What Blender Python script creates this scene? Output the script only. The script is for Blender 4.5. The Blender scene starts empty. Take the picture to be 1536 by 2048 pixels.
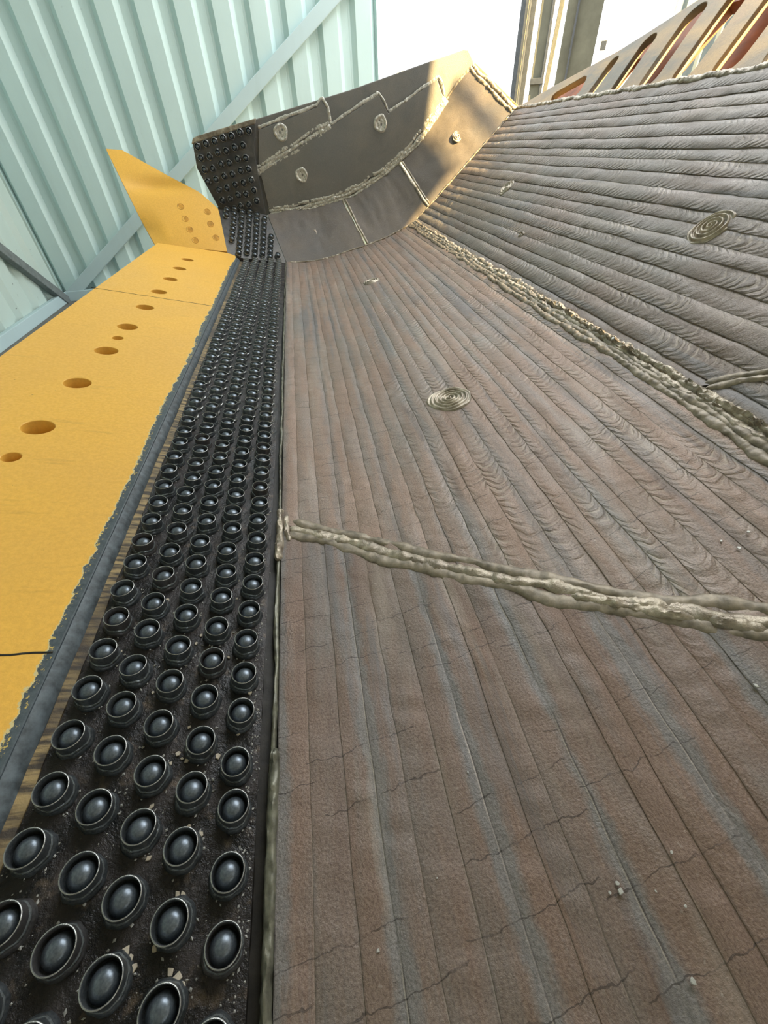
import bpy, bmesh, math, random
import numpy as np
from mathutils import Matrix, Vector
random.seed(7); rng = np.random.default_rng(7)
sc = bpy.context.scene
COL = sc.collection
PI = math.pi

# ------------------------------------------------------------------ frames
# Bucket frame: x into the bucket, y along the lip, z up from the lip plate, origin at the eye point.
# The bucket lies tilted back by TH about its lip axis; EYE is the height of the eye above the shed floor.
TH = math.asin(0.2356)
EYE = 0.85
BASE = Vector((0.25, 1.1, -0.50))
RB = Matrix.Rotation(TH, 4, 'Y')

def srgb(r, g, b):
    f = lambda c: ((c / 255 + 0.055) / 1.055) ** 2.4 if c > 10 else c / 255 / 12.92
    return (f(r), f(g), f(b), 1.0)

# ------------------------------------------------------------------ node helper
class NB:
    def __init__(s, name):
        s.m = bpy.data.materials.new(name); s.m.use_nodes = True
        s.t = s.m.node_tree; s.t.nodes.clear()
        s.out = s.t.nodes.new('ShaderNodeOutputMaterial')
        s.p = s.t.nodes.new('ShaderNodeBsdfPrincipled')
        s.t.links.new(s.p.outputs[0], s.out.inputs[0])
    def n(s, typ, ins=None, **kw):
        nd = s.t.nodes.new(typ)
        for k, v in kw.items(): setattr(nd, k, v)
        for k, v in (ins or {}).items(): s.set(nd.inputs[k], v)
        return nd
    def set(s, sock, v):
        if isinstance(v, bpy.types.NodeSocket): s.t.links.new(v, sock)
        elif isinstance(v, bpy.types.Node): s.t.links.new(v.outputs[0], sock)
        else: sock.default_value = v
    def P(s, **kw):
        for k, v in kw.items(): s.set(s.p.inputs[k.replace('_', ' ')], v)
    def math(s, op, a, b=0.0, c=0.0, clamp=False):
        nd = s.n('ShaderNodeMath', operation=op, use_clamp=clamp)
        s.set(nd.inputs[0], a); s.set(nd.inputs[1], b)
        if op in ('MULTIPLY_ADD', 'WRAP', 'COMPARE', 'SMOOTH_MIN'): s.set(nd.inputs[2], c)
        return nd.outputs[0]
    def noise(s, vec, scale, detail=4, rough=0.55, dist=0.0):
        nd = s.n('ShaderNodeTexNoise', {'Scale': scale, 'Detail': detail, 'Roughness': rough, 'Distortion': dist})
        if vec is not None: s.set(nd.inputs['Vector'], vec)
        return nd.outputs[0]
    def mapr(s, v, a, b, c=0.0, d=1.0):
        nd = s.n('ShaderNodeMapRange', {0: v, 1: a, 2: b, 3: c, 4: d}); return nd.outputs[0]
    def mix(s, f, a, b, blend='MIX'):
        nd = s.n('ShaderNodeMix', data_type='RGBA', blend_type=blend)
        s.set(nd.inputs[0], f); s.set(nd.inputs[6], a); s.set(nd.inputs[7], b)
        return nd.outputs[2]
    def scale(s, vec, x, y, z, loc=(0, 0, 0)):
        nd = s.n('ShaderNodeMapping'); s.set(nd.inputs[0], vec)
        nd.inputs['Scale'].default_value = (x, y, z); nd.inputs['Location'].default_value = loc
        return nd.outputs[0]
    def obj(s):
        return s.n('ShaderNodeTexCoord').outputs['Object']
    def uv(s):
        return s.n('ShaderNodeTexCoord').outputs['UV']
    def bump(s, h, dist, strength=1.0, prev=None):
        nd = s.n('ShaderNodeBump', {'Height': h, 'Distance': dist, 'Strength': strength})
        if prev is not None: s.set(nd.inputs['Normal'], prev)
        return nd.outputs[0]

# ------------------------------------------------------------------ materials
def mat_beads(name, brown, seedloc, ripple_lo, ripple_hi, grey=(112, 110, 109), bandf=0.85):
    """hard-facing overlay: uv.x = metres along the bead, uv.y = bead number + position across it"""
    b = NB(name)
    uv = b.uv(); sep = b.n('ShaderNodeSeparateXYZ', {0: uv})
    u, v = sep.outputs[0], sep.outputs[1]
    fr = b.math('FRACT', v); idx = b.math('FLOOR', v)
    mm = b.n('ShaderNodeCombineXYZ', {0: u, 1: b.math('MULTIPLY', v, 0.032), 2: seedloc}).outputs[0]
    wn = b.n('ShaderNodeTexWhiteNoise', noise_dimensions='1D'); b.set(wn.inputs['W'], b.math('ADD', idx, seedloc))
    # patches of brown scale and blue-grey steel, drawn out along the beads
    st = b.scale(mm, 3.2, 22, 1)
    n1 = b.noise(st, 1.0, 6, 0.62, 0.3)
    n2 = b.noise(b.scale(mm, 2.2, 5, 1), 1.0, 3, 0.5)
    fac = b.math('ADD', b.math('MULTIPLY', n1, 0.75), b.math('ADD', b.math('MULTIPLY', wn.outputs[0], 0.10), b.math('MULTIPLY', n2, 0.45)))
    rust = b.mapr(fac, 0.46, 0.70)
    c = b.mix(rust, srgb(*grey), brown)
    # slow colour drift between reddish and greenish brown
    n3 = b.noise(b.scale(mm, 4, 4, 1, (3, 1, 0)), 1.0, 3)
    c = b.mix(b.math('MULTIPLY', b.mapr(n3, 0.42, 0.68), 0.45), c, srgb(136, 112, 98))
    c = b.mix(b.math('MULTIPLY', b.mapr(n3, 0.5, 0.32), 0.40), c, srgb(112, 106, 96))
    # bare grey bands where each three-bead pass laps the last one
    v3 = b.math('DIVIDE', v, 3.0); d3 = b.math('MULTIPLY', b.math('ABSOLUTE', b.math('SUBTRACT', v3, b.math('ROUND', v3))), 3.0)
    bw = b.math('ADD', d3, b.math('MULTIPLY', b.math('SUBTRACT', b.noise(b.scale(mm, 26, 60, 1, (4, 4, 0)), 1.0, 5, 0.68), 0.5), 0.75))
    bw = b.math('ADD', bw, b.math('MULTIPLY', b.math('SUBTRACT', b.noise(b.scale(mm, 5, 11, 1, (8, 4, 0)), 1.0, 2), 0.5), 0.9))
    band = b.math('MULTIPLY', b.mapr(bw, 0.40, 0.16), bandf)
    c = b.mix(band, c, b.mix(b.noise(b.scale(mm, 40, 160, 1), 1.0, 4, 0.7), srgb(82, 83, 86), srgb(142, 140, 138)))
    lap = b.math('MULTIPLY_ADD', b.math('LESS_THAN', d3, 0.5), 0.55, 0.45)
    # fine grain
    g = b.noise(mm, 420, 3, 0.7)
    c = b.mix(b.mapr(g, 0.34, 0.66, 0.0, 1.0), b.mix(0.36, c, (0.012, 0.010, 0.009, 1)), b.mix(0.12, c, (0.42, 0.38, 0.33, 1)))
    sp = b.noise(b.scale(mm, 1, 1, 1, (9, 9, 0)), 150, 2, 0.5)
    c = b.mix(b.math('MULTIPLY', b.mapr(sp, 0.70, 0.78), 0.5), c, srgb(168, 160, 150))
    pit = b.noise(b.scale(mm, 1.6, 0.8, 1, (4, 7, 0)), 190, 3, 0.6)
    c = b.mix(b.math('MULTIPLY', b.mapr(pit, 0.66, 0.75), 0.55), c, srgb(46, 38, 34))
    # bead toes: dark groove on one side, thin pale line beside it
    wob = b.noise(b.scale(mm, 60, 60, 1), 1.0, 2)
    frw = b.math('ADD', fr, b.math('MULTIPLY', b.math('SUBTRACT', wob, 0.5), 0.05))
    lo = b.math('LESS_THAN', frw, 0.035); hi = b.math('GREATER_THAN', frw, 0.965)
    brk = b.mapr(b.noise(b.scale(mm, 14, 30, 1), 1.0, 2), 0.38, 0.55)
    if bandf: brk = b.math('MULTIPLY', brk, lap)
    c = b.mix(b.math('MULTIPLY', b.math('MULTIPLY', lo, brk), 0.6), c, srgb(52, 45, 42))
    c = b.mix(b.math('MULTIPLY', b.math('MULTIPLY', hi, brk), 0.45), c, srgb(176, 166, 154))
    # shrinkage cracks across the beads: short, nearly straight, a few beads wide
    row = b.math('FLOOR', b.math('ADD', b.math('MULTIPLY', v, 0.27), b.math('MULTIPLY', b.noise(b.scale(mm, 5, 0, 0), 1.0, 1), 1.5)))
    rr = b.n('ShaderNodeTexWhiteNoise', noise_dimensions='1D'); b.set(rr.inputs['W'], b.math('ADD', row, seedloc))
    p = b.math('ADD', b.math('DIVIDE', u, 0.040), b.math('MULTIPLY', rr.outputs[0], 9.0))
    p = b.math('ADD', p, b.math('MULTIPLY', b.math('SUBTRACT', b.noise(b.scale(mm, 38, 38, 1), 1.0, 3), 0.5), 0.42))
    p = b.math('ADD', p, b.math('MULTIPLY', v, -0.10))
    cell = b.n('ShaderNodeTexWhiteNoise', {0: b.n('ShaderNodeCombineXYZ', {0: row, 1: b.math('FLOOR', p), 2: seedloc}).outputs[0]}, noise_dimensions='3D')
    cw = b.math('ABSOLUTE', b.math('SUBTRACT', b.math('FRACT', p), b.math('MULTIPLY_ADD', cell.outputs[0], 0.7, 0.15)))
    ck = b.math('MULTIPLY', b.math('LESS_THAN', cw, 0.0125), b.math('GREATER_THAN', b.n('ShaderNodeSeparateColor', {0: cell.outputs['Color']}).outputs[1], 0.30))
    ck = b.math('MULTIPLY', ck, b.mapr(b.noise(b.scale(mm, 12, 26, 1, (2, 5, 0)), 1.0, 2), 0.34, 0.52))
    c = b.mix(b.math('MULTIPLY', ck, 0.6), c, srgb(38, 32, 30))
    # weld ripples: crescents across each bead
    q = b.math('SUBTRACT', fr, 0.5); q = b.math('MULTIPLY', q, q)
    ph = b.math('ADD', b.math('MULTIPLY', u, 1.0), b.math('MULTIPLY', q, -0.062))
    ph = b.math('ADD', ph, b.math('MULTIPLY', b.noise(b.scale(mm, 26, 26, 1), 1.0, 2, 0.5), 0.036))
    ph = b.math('ADD', ph, b.math('MULTIPLY', wn.outputs[0], 0.3))
    rip = b.math('SINE', b.math('MULTIPLY', ph, 2 * PI / 0.0165))
    rp2 = b.math('SINE', b.math('MULTIPLY', ph, 2 * PI / 0.0062))
    rip = b.math('ADD', b.math('MULTIPLY', rip, 0.82), b.math('MULTIPLY', rp2, 0.18))
    amp = b.math('MULTIPLY', b.mapr(v, ripple_lo, ripple_hi, 0.10, 1.0), b.mapr(b.noise(b.scale(mm, 9, 26, 1, (1, 2, 0)), 1.0, 3), 0.42, 0.66, 0.10, 1.0))
    rip = b.math('MULTIPLY', rip, amp)
    lt = b.noise(b.scale(mm, 2.4, 24, 1, (6, 2, 0)), 1.0, 4, 0.6, 0.2)
    c = b.mix(b.mapr(lt, 0.56, 0.72, 0.0, 0.30), c, srgb(176, 168, 156))
    c = b.mix(b.mapr(lt, 0.44, 0.30, 0.0, 0.40), c, srgb(74, 58, 52))
    sk = b.noise(b.scale(mm, 1.1, 17, 1, (1, 8, 0)), 1.0, 4, 0.62, 0.15)
    c = b.mix(b.mapr(sk, 0.585, 0.66, 0.0, 0.72), c, srgb(104, 103, 104))
    cr = b.math('MULTIPLY', b.mapr(rip, 0.25, 0.85), 0.36)
    c = b.mix(cr, c, srgb(178, 168, 152))  # highlights on the ripple crests, painted into the colour
    c = b.mix(b.math('MULTIPLY', b.mapr(rip, -0.35, -0.9), 0.25), c, srgb(56, 48, 44))  # shade in the ripple troughs, painted likewise
    # bump height from ripples, grain, cracks and pits
    h = b.math('ADD', b.math('MULTIPLY', rip, 0.40), b.math('MULTIPLY', g, 0.35))
    h = b.math('ADD', h, b.math('MULTIPLY', ck, -0.8))
    h = b.math('ADD', h, b.math('MULTIPLY', pit, -0.25))
    nb = b.bump(h, 0.0017, 1.0)
    rgh = b.mapr(b.noise(st, 2.0, 4), 0.3, 0.7, 0.42, 0.66)
    b.P(Base_Color=c, Roughness=rgh, Metallic=0.25, Normal=nb)
    b.p.inputs['Specular IOR Level'].default_value = 0.55
    return b.m

def mat_steel(name, c1, c2, c3, rough=(0.42, 0.7), metal=0.35, scale=9, bumpd=0.0006, grain=320):
    b = NB(name); o = b.obj()
    n1 = b.noise(o, scale, 6, 0.62, 0.4)
    n2 = b.noise(b.scale(o, 1, 1, 1, (5, 3, 1)), scale * 0.35, 4)
    n3 = b.noise(o, grain, 3, 0.65)
    c = b.mix(b.mapr(n1, 0.35, 0.65), c1, c2)
    c = b.mix(b.math('MULTIPLY', b.mapr(n2, 0.45, 0.65), 0.7), c, c3)
    c = b.mix(b.math('MULTIPLY', b.mapr(n3, 0.35, 0.7), 0.3), c, b.mix(0.5, c, (0, 0, 0, 1)))
    scr = b.noise(b.scale(o, 14, 300, 60), 1.0, 2)
    c = b.mix(b.math('MULTIPLY', b.mapr(scr, 0.66, 0.74), 0.22), c, (0.4, 0.38, 0.35, 1))
    b.P(Base_Color=c, Roughness=b.mapr(n1, 0.3, 0.7, *rough), Metallic=metal,
        Normal=b.bump(b.math('ADD', n3, b.math('MULTIPLY', n1, 1.5)), bumpd))
    return b.m

def mat_weld():
    b = NB('weld_metal'); o = b.obj()
    n1 = b.noise(o, 60, 5, 0.6); n2 = b.noise(o, 340, 3, 0.65); n3 = b.noise(b.scale(o, 1, 1, 1, (2, 2, 2)), 14, 3)
    c = b.mix(b.mapr(n1, 0.35, 0.65), srgb(132, 122, 108), srgb(192, 182, 164))
    c = b.mix(b.math('MULTIPLY', b.mapr(n3, 0.45, 0.65), 0.55), c, srgb(96, 88, 78))
    c = b.mix(b.math('MULTIPLY', b.mapr(n2, 0.60, 0.72), 0.6), c, srgb(58, 54, 48))
    b.P(Base_Color=c, Roughness=b.mapr(n1, 0.3, 0.7, 0.3, 0.55), Metallic=0.45,
        Normal=b.bump(b.math('ADD', n1, b.math('MULTIPLY', n2, 0.5)), 0.0012))
    return b.m

def mat_yellow(name='yellow_paint', edge=True):
    b = NB(name); o = b.obj(); sep = b.n('ShaderNodeSeparateXYZ', {0: o})
    n1 = b.noise(o, 5, 4, 0.55); n2 = b.noise(o, 170, 4, 0.7); n3 = b.noise(o, 38, 6, 0.7)
    c = b.mix(b.mapr(n1, 0.3, 0.7), srgb(236, 184, 80), srgb(229, 179, 84))
    c = b.mix(b.math('MULTIPLY', b.mapr(n2, 0.38, 0.62), 0.20), c, srgb(176, 126, 40))
    c = b.mix(b.math('MULTIPLY', b.mapr(n2, 0.60, 0.75), 0.4), c, srgb(228, 182, 92))
    c = b.mix(b.math('MULTIPLY', b.mapr(n3, 0.70, 0.74), 0.75), c, srgb(120, 92, 44))
    sm = b.noise(b.scale(o, 9, 60, 9), 1.0, 4, 0.65)
    c = b.mix(b.math('MULTIPLY', b.mapr(sm, 0.62, 0.75), 0.28), c, srgb(150, 112, 50))
    if edge:
        # paint flaked off along the inner edge down to dark primer, ragged line
        wear = b.math('ADD', sep.outputs[0], b.math('MULTIPLY', b.math('SUBTRACT', b.noise(o, 34, 8, 0.72), 0.5), 0.024))
        wear = b.math('ADD', wear, b.math('MULTIPLY', b.math('SUBTRACT', b.noise(b.scale(o, 1, 1, 1, (3, 3, 3)), 3.5, 3), 0.5), 0.022))
        nick = b.math('GREATER_THAN', wear, EDGE_WEAR)
        halo = b.math('GREATER_THAN', wear, EDGE_WEAR - 0.0016)
        c = b.mix(halo, c, srgb(205, 190, 140))
        pr = b.mix(b.mapr(n2, 0.3, 0.7), srgb(58, 68, 74), srgb(84, 94, 100))
        fl = b.math('LESS_THAN', wear, EDGE_WEAR + 0.005)
        pr = b.mix(b.math('MULTIPLY', fl, b.mapr(b.noise(o, 210, 3, 0.7), 0.58, 0.62)), pr, srgb(196, 172, 96))
        c = b.mix(nick, c, pr)
    b.P(Base_Color=c, Roughness=b.mapr(n2, 0.3, 0.7, 0.34, 0.55), Normal=b.bump(b.math('ADD', n2, n3), 0.0004))
    b.p.inputs['Specular IOR Level'].default_value = 0.4
    return b.m

def mat_strip():
    b = NB('black_oiled_steel'); o = b.obj(); sep = b.n('ShaderNodeSeparateXYZ', {0: o})
    n1 = b.noise(o, 28, 6, 0.65, 0.5); n2 = b.noise(o, 260, 3, 0.7); n3 = b.noise(b.scale(o, 1, 1, 1, (4, 4, 4)), 55, 4, 0.6)
    c = b.mix(b.mapr(n1, 0.35, 0.7), srgb(13, 16, 20), srgb(54, 49, 48))
    c = b.mix(b.math('MULTIPLY', b.mapr(n3, 0.58, 0.72), 0.5), c, srgb(112, 98, 84))
    c = b.mix(b.math('MULTIPLY', b.mapr(n2, 0.66, 0.74), 0.6), c, srgb(150, 146, 138))
    b.P(Base_Color=c, Roughness=b.mapr(n1, 0.3, 0.7, 0.25, 0.6), Metallic=0.35, Normal=b.bump(b.math('ADD', n1, b.math('MULTIPLY', n2, 0.4)), 0.0022))
    b.p.inputs['Specular IOR Level'].default_value = 0.5
    return b.m

def mat_scorch():
    """bare tan band beside the paint with heat ticks across it"""
    b = NB('scorched_paint'); o = b.obj()
    n1 = b.noise(b.scale(o, 20, 130, 20), 1.0, 4, 0.6); n2 = b.noise(o, 200, 3, 0.7)
    c = b.mix(b.mapr(n1, 0.42, 0.58), srgb(62, 54, 44), srgb(162, 140, 96))
    c = b.mix(b.math('MULTIPLY', b.mapr(b.noise(o, 7, 4), 0.45, 0.6), 0.85), c, srgb(58, 50, 44))
    b.P(Base_Color=c, Roughness=0.6, Normal=b.bump(n2, 0.0006)); return b.m

def mat_stud():
    b = NB('stud_steel'); o = b.obj(); oi = b.n('ShaderNodeObjectInfo')
    n2 = b.noise(o, 500, 2, 0.6)
    c = b.mix(b.mapr(n2, 0.35, 0.7), srgb(66, 72, 76), srgb(96, 101, 104))
    c = b.mix(b.math('MULTIPLY', b.mapr(oi.outputs['Random'], 0.7, 1.0), 0.5), c, srgb(92, 80, 74))
    b.P(Base_Color=c, Roughness=b.mapr(n2, 0.3, 0.7, 0.28, 0.42), Metallic=0.5); return b.m

def mat_dome():
    b = NB('stud_dome_steel'); o = b.obj()
    n2 = b.noise(o, 700, 2, 0.6)
    c = b.mix(b.mapr(n2, 0.35, 0.7), srgb(84, 93, 102), srgb(106, 115, 124))
    b.P(Base_Color=c, Roughness=0.33, Metallic=0.6); return b.m

def mat_plain(name, col, rough=0.6, metal=0.0, var=0.12, scale=30):
    b = NB(name); o = b.obj()
    n1 = b.noise(o, scale, 5, 0.6)
    dark = tuple(col[i] * (1 - 2.5 * var) for i in range(3)) + (1,)
    lite = tuple(min(1, col[i] * (1 + var)) for i in range(3)) + (1,)
    b.P(Base_Color=b.mix(b.mapr(n1, 0.3, 0.7), dark, lite), Roughness=rough, Metallic=metal, Normal=b.bump(n1, 0.0006))
    return b.m

def mat_guard():
    """old yellow paint rubbed thin to brown steel"""
    b = NB('worn_guard_paint'); o = b.obj()
    n1 = b.noise(b.scale(o, 5, 2.2, 6), 1.0, 5, 0.6, 0.6); n2 = b.noise(o, 240, 3, 0.65); n3 = b.noise(b.scale(o, 1, 1, 1, (7, 1, 2)), 11, 5, 0.6)
    c = b.mix(b.mapr(n1, 0.40, 0.62), srgb(120, 115, 102), srgb(184, 152, 102))
    c = b.mix(b.math('MULTIPLY', b.mapr(n3, 0.5, 0.66), 0.4), c, srgb(176, 142, 108))
    c = b.mix(b.math('MULTIPLY', b.mapr(n2, 0.4, 0.7), 0.25), c, srgb(86, 78, 70))
    b.P(Base_Color=c, Roughness=0.5, Metallic=0.2, Normal=b.bump(n2, 0.0004)); return b.m

def mat_sheet(name, col, dirt=0.35):
    b = NB(name); o = b.obj()
    n1 = b.noise(o, 2.2, 5, 0.6); n2 = b.noise(o, 30, 5, 0.7); n3 = b.noise(b.scale(o, 6, 6, 1.1), 1.0, 4, 0.6)
    c = b.mix(b.math('MULTIPLY', b.mapr(n1, 0.45, 0.75), 0.35), col, tuple(x * 0.8 for x in col[:3]) + (1,))
    c = b.mix(b.math('MULTIPLY', b.mapr(n2, 0.66, 0.74), dirt), c, srgb(78, 84, 80))
    c = b.mix(b.math('MULTIPLY', b.mapr(n3, 0.58, 0.75), dirt * 0.5), c, srgb(120, 128, 122))
    b.P(Base_Color=c, Roughness=0.48, Normal=b.bump(n2, 0.0005)); return b.m

EDGE_WEAR = -0.2195 - 0.25
M = {}
M['floor_near'] = mat_beads('hardface_floor', srgb(124, 100, 87), 3.0, 10.0, 26.0)
M['floor_far_lit'] = mat_beads('hardface_floor_far_lit', srgb(152, 127, 111), 11.0, 6.0, 11.0, (134, 130, 125), 0.5)  # paler copy of the floor steel: brighter far light put into its colour
M['back'] = mat_beads('hardface_back', srgb(110, 102, 93), 21.0, -5.0, 0.0, (106, 104, 100), 0.0)
M['weld'] = mat_weld()
M['weld_side'] = mat_plain('side_weld_metal', srgb(214, 212, 202), .34, .25, .22, 170)
M['weld_flank'] = mat_plain('old_flank_weld', srgb(142, 132, 116), .5, .3, .22, 70)
M['weld_dark'] = mat_plain('old_weld_metal', srgb(112, 112, 98), .4, .3, .25, 90)
M['yellow'] = mat_yellow(); M['yellow_fin'] = mat_yellow('yellow_paint_fin', False)
M['strip'] = mat_strip(); M['scorch'] = mat_scorch(); M['strip_far'] = mat_steel('corner_strip_steel', srgb(72, 74, 76), srgb(112, 110, 106), srgb(64, 66, 70), scale=22)
M['stud'] = mat_stud(); M['dome'] = mat_dome()
M['flash'] = mat_plain('stud_flash_glint', srgb(150, 158, 160), .16, .6, .2, 300); M['rim'] = mat_plain('stud_rim_glint', srgb(160, 162, 160), .25, .7, .1, 300)  # pale flash and rim colours paint in the highlights on the studs
M['side'] = mat_steel('side_plate_steel', srgb(124, 124, 121), srgb(142, 139, 133), srgb(130, 131, 131))
M['liner'] = mat_steel('corner_liner_steel', srgb(108, 102, 97), srgb(126, 118, 110), srgb(112, 112, 113))
M['shell'] = mat_plain('bucket_shell_steel', srgb(86, 82, 78), 0.6, 0.3)
M['guard'] = mat_guard()
M['rust'] = mat_plain('rust_brown_paint', srgb(150, 92, 60), 0.65, 0.0, 0.2, 20)
M['redlead'] = mat_plain('red_primer', srgb(196, 116, 78), 0.6, 0.0, 0.3, 90)
M['groove'] = mat_plain('dark_groove_steel', srgb(44, 41, 36), 0.5, 0.2, 0.3, 60)
M['sheet'] = mat_sheet('pale_teal_sheet', srgb(196, 220, 219), 0.25)
M['sheet_dirty'] = mat_sheet('pale_dirty_sheet', srgb(190, 208, 202), 0.8)
M['brace'] = mat_sheet('pale_teal_bar', srgb(184, 206, 210), 0.3)
M['brace_dark'] = mat_plain('grey_bar', srgb(116, 124, 124), 0.55)
M['ground'] = mat_plain('shed_floor_concrete', srgb(120, 118, 112), 0.85, 0, 0.15, 6)
M['roofm'] = mat_sheet('roof_sheet', srgb(150, 158, 158))
M['postm'] = mat_plain('grey_post_paint', srgb(70, 75, 79), 0.5)
M['cream'] = mat_plain('cream_paint', srgb(112, 110, 92), 0.6)
M['conc'] = mat_plain('pale_concrete', srgb(100, 101, 88), 0.85, 0, 0.1, 4)
M['ceramic'] = mat_plain('ceramic', srgb(196, 186, 168), 0.8, 0, 0.12, 200)
M['bright'] = mat_plain('bright_fleck', srgb(196, 196, 192), 0.4, 0.3, 0.1, 300)

# ------------------------------------------------------------------ object helpers
def link(name, me, mat=None, parent=None, label=None, cat=None, group=None, kind=None):
    o = bpy.data.objects.new(name, me); COL.objects.link(o)
    if mat is not None:
        for m in (mat if isinstance(mat, (list, tuple)) else [mat]): me.materials.append(m)
    if parent is not None: o.parent = parent
    tag(o, label, cat, group, kind); return o
def tag(o, label=None, cat=None, group=None, kind=None):
    if label: o['label'] = label
    if cat: o['category'] = cat
    if group: o['group'] = group
    if kind: o['kind'] = kind
def mesh(name, V, F, smooth=True, angle=None):
    me = bpy.data.meshes.new(name); me.from_pydata([tuple(map(float, v)) for v in V], [], F)
    me.validate(); me.update()
    if smooth:
        me.polygons.foreach_set('use_smooth', [True] * len(me.polygons))
        if angle: me.set_sharp_from_angle(angle=angle)
    return me
def fix(me):
    bm = bmesh.new(); bm.from_mesh(me); bmesh.ops.recalc_face_normals(bm, faces=bm.faces); bm.to_mesh(me); bm.free(); return me
def grid_mesh(name, P, uv=None, smooth=True, angle=None):
    """P: (n,m,3) array"""
    n, m = P.shape[:2]; me = bpy.data.meshes.new(name)
    V = P.reshape(-1, 3); i = np.arange(n - 1)[:, None] * m + np.arange(m - 1)[None]
    F = np.stack([i, i + 1, i + m + 1, i + m], -1).reshape(-1, 4)
    me.vertices.add(len(V)); me.vertices.foreach_set('co', V.astype(np.float32).ravel())
    me.loops.add(F.size); me.loops.foreach_set('vertex_index', F.astype(np.int32).ravel())
    me.polygons.add(len(F)); me.polygons.foreach_set('loop_start', np.arange(0, F.size, 4, dtype=np.int32))
    me.polygons.foreach_set('loop_total', np.full(len(F), 4, dtype=np.int32))
    me.update(calc_edges=True)
    if uv is not None:
        l = me.uv_layers.new(name='UVMap'); l.data.foreach_set('uv', uv.reshape(-1, 2)[F.ravel()].astype(np.float32).ravel())
    me.polygons.foreach_set('use_smooth', np.full(len(F), bool(smooth), dtype=bool))
    if smooth:
        if angle: me.set_sharp_from_angle(angle=angle)
    me.validate(); return me
def prism(name, poly3, nrm, th, bevel=0.0):
    """solid plate: polygon (list of 3-vectors) is its front face, th thick against nrm"""
    bm = bmesh.new(); nrm = Vector(nrm).normalized()
    a = [bm.verts.new(Vector(p)) for p in poly3]; bvs = [bm.verts.new(Vector(p) - nrm * th) for p in poly3]
    bm.faces.new(a); bm.faces.new(bvs[::-1]); n = len(a)
    for i in range(n): bm.faces.new((a[i], bvs[i], bvs[(i + 1) % n], a[(i + 1) % n]))
    bmesh.ops.recalc_face_normals(bm, faces=bm.faces)
    if bevel:
        bmesh.ops.bevel(bm, geom=bm.edges[:], offset=bevel, segments=2, affect='EDGES', profile=0.5)
    me = bpy.data.meshes.new(name); bm.to_mesh(me); bm.free(); return me
def box(name, lo, hi, bevel=0.0):
    x0, y0, z0 = lo; x1, y1, z1 = hi
    return prism(name, [(x0, y0, z1), (x1, y0, z1), (x1, y1, z1), (x0, y1, z1)], (0, 0, 1), z1 - z0, bevel)
def holed(name, outline, holes, th, origin, ux, uy, bevel=0.0, res=12):
    """flat plate with cut-outs: 2-D outline and holes in the (ux,uy) plane at origin; front face at origin, th behind it"""
    cu = bpy.data.curves.new(name, 'CURVE'); cu.dimensions = '2D'; cu.fill_mode = 'BOTH'
    cu.extrude = th / 2; cu.bevel_depth = bevel; cu.bevel_resolution = 2; cu.offset = -bevel
    for pts in [outline] + holes:
        s = cu.splines.new('POLY'); s.points.add(len(pts) - 1)
        for q, p in zip(s.points, pts): q.co = (p[0], p[1], 0, 1)
        s.use_cyclic_u = True
    o = bpy.data.objects.new(name, cu); COL.objects.link(o)
    bpy.context.view_layer.update()
    me = bpy.data.meshes.new_from_object(o.evaluated_get(bpy.context.evaluated_depsgraph_get()))
    bpy.data.objects.remove(o); bpy.data.curves.remove(cu); me.name = name
    ux, uy = Vector(ux).normalized(), Vector(uy).normalized(); uz = ux.cross(uy)
    T = Matrix((ux, uy, uz)).transposed().to_4x4(); T.translation = Vector(origin) - uz * (th / 2)
    me.transform(T); me.materials.clear(); return me
def circ(cx, cy, rx, ry=None, n=28, a0=0): return [(cx + rx * math.cos(a0 + 2 * PI * k / n), cy + (ry or rx) * math.sin(a0 + 2 * PI * k / n)) for k in range(n)]
def slot(x0, y0, x1, y1, r, n=10):
    a = math.atan2(y1 - y0, x1 - x0); P = []
    for k in range(n + 1): t = a - PI / 2 + PI * k / n; P.append((x1 + r * math.cos(t), y1 + r * math.sin(t)))
    for k in range(n + 1): t = a + PI / 2 + PI * k / n; P.append((x0 + r * math.cos(t), y0 + r * math.sin(t)))
    return P
def shift(me, v=-BASE): me.transform(Matrix.Translation(v)); return me
def smooth_noise(x, seed, freq):
    r = np.random.default_rng(seed); t = np.asarray(x) * freq + 1000; i = np.floor(t).astype(int); f = t - i; f = f * f * (3 - 2 * f)
    tab = r.random(8192); return (tab[i % 8192] * (1 - f) + tab[(i + 1) % 8192] * f) * 2 - 1

# ------------------------------------------------------------------ the bucket
bucket = bpy.data.objects.new('loader_bucket', None); COL.objects.link(bucket); bucket.empty_display_size = 0.3
bucket.matrix_world = Matrix.Translation(RB @ BASE + Vector((0, 0, EYE))) @ RB
tag(bucket, 'big dark steel loader bucket lying open with yellow lip, black studs and slotted yellowish guard', 'bucket')
def part(name, me, mat, label=None, kind=None, parent=None):
    if parent is None: shift(me); return link(name, me, mat, bucket, label, None, None, kind)
    shift(me); return link(name, me, mat, parent, label, None, None, kind)

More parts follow.
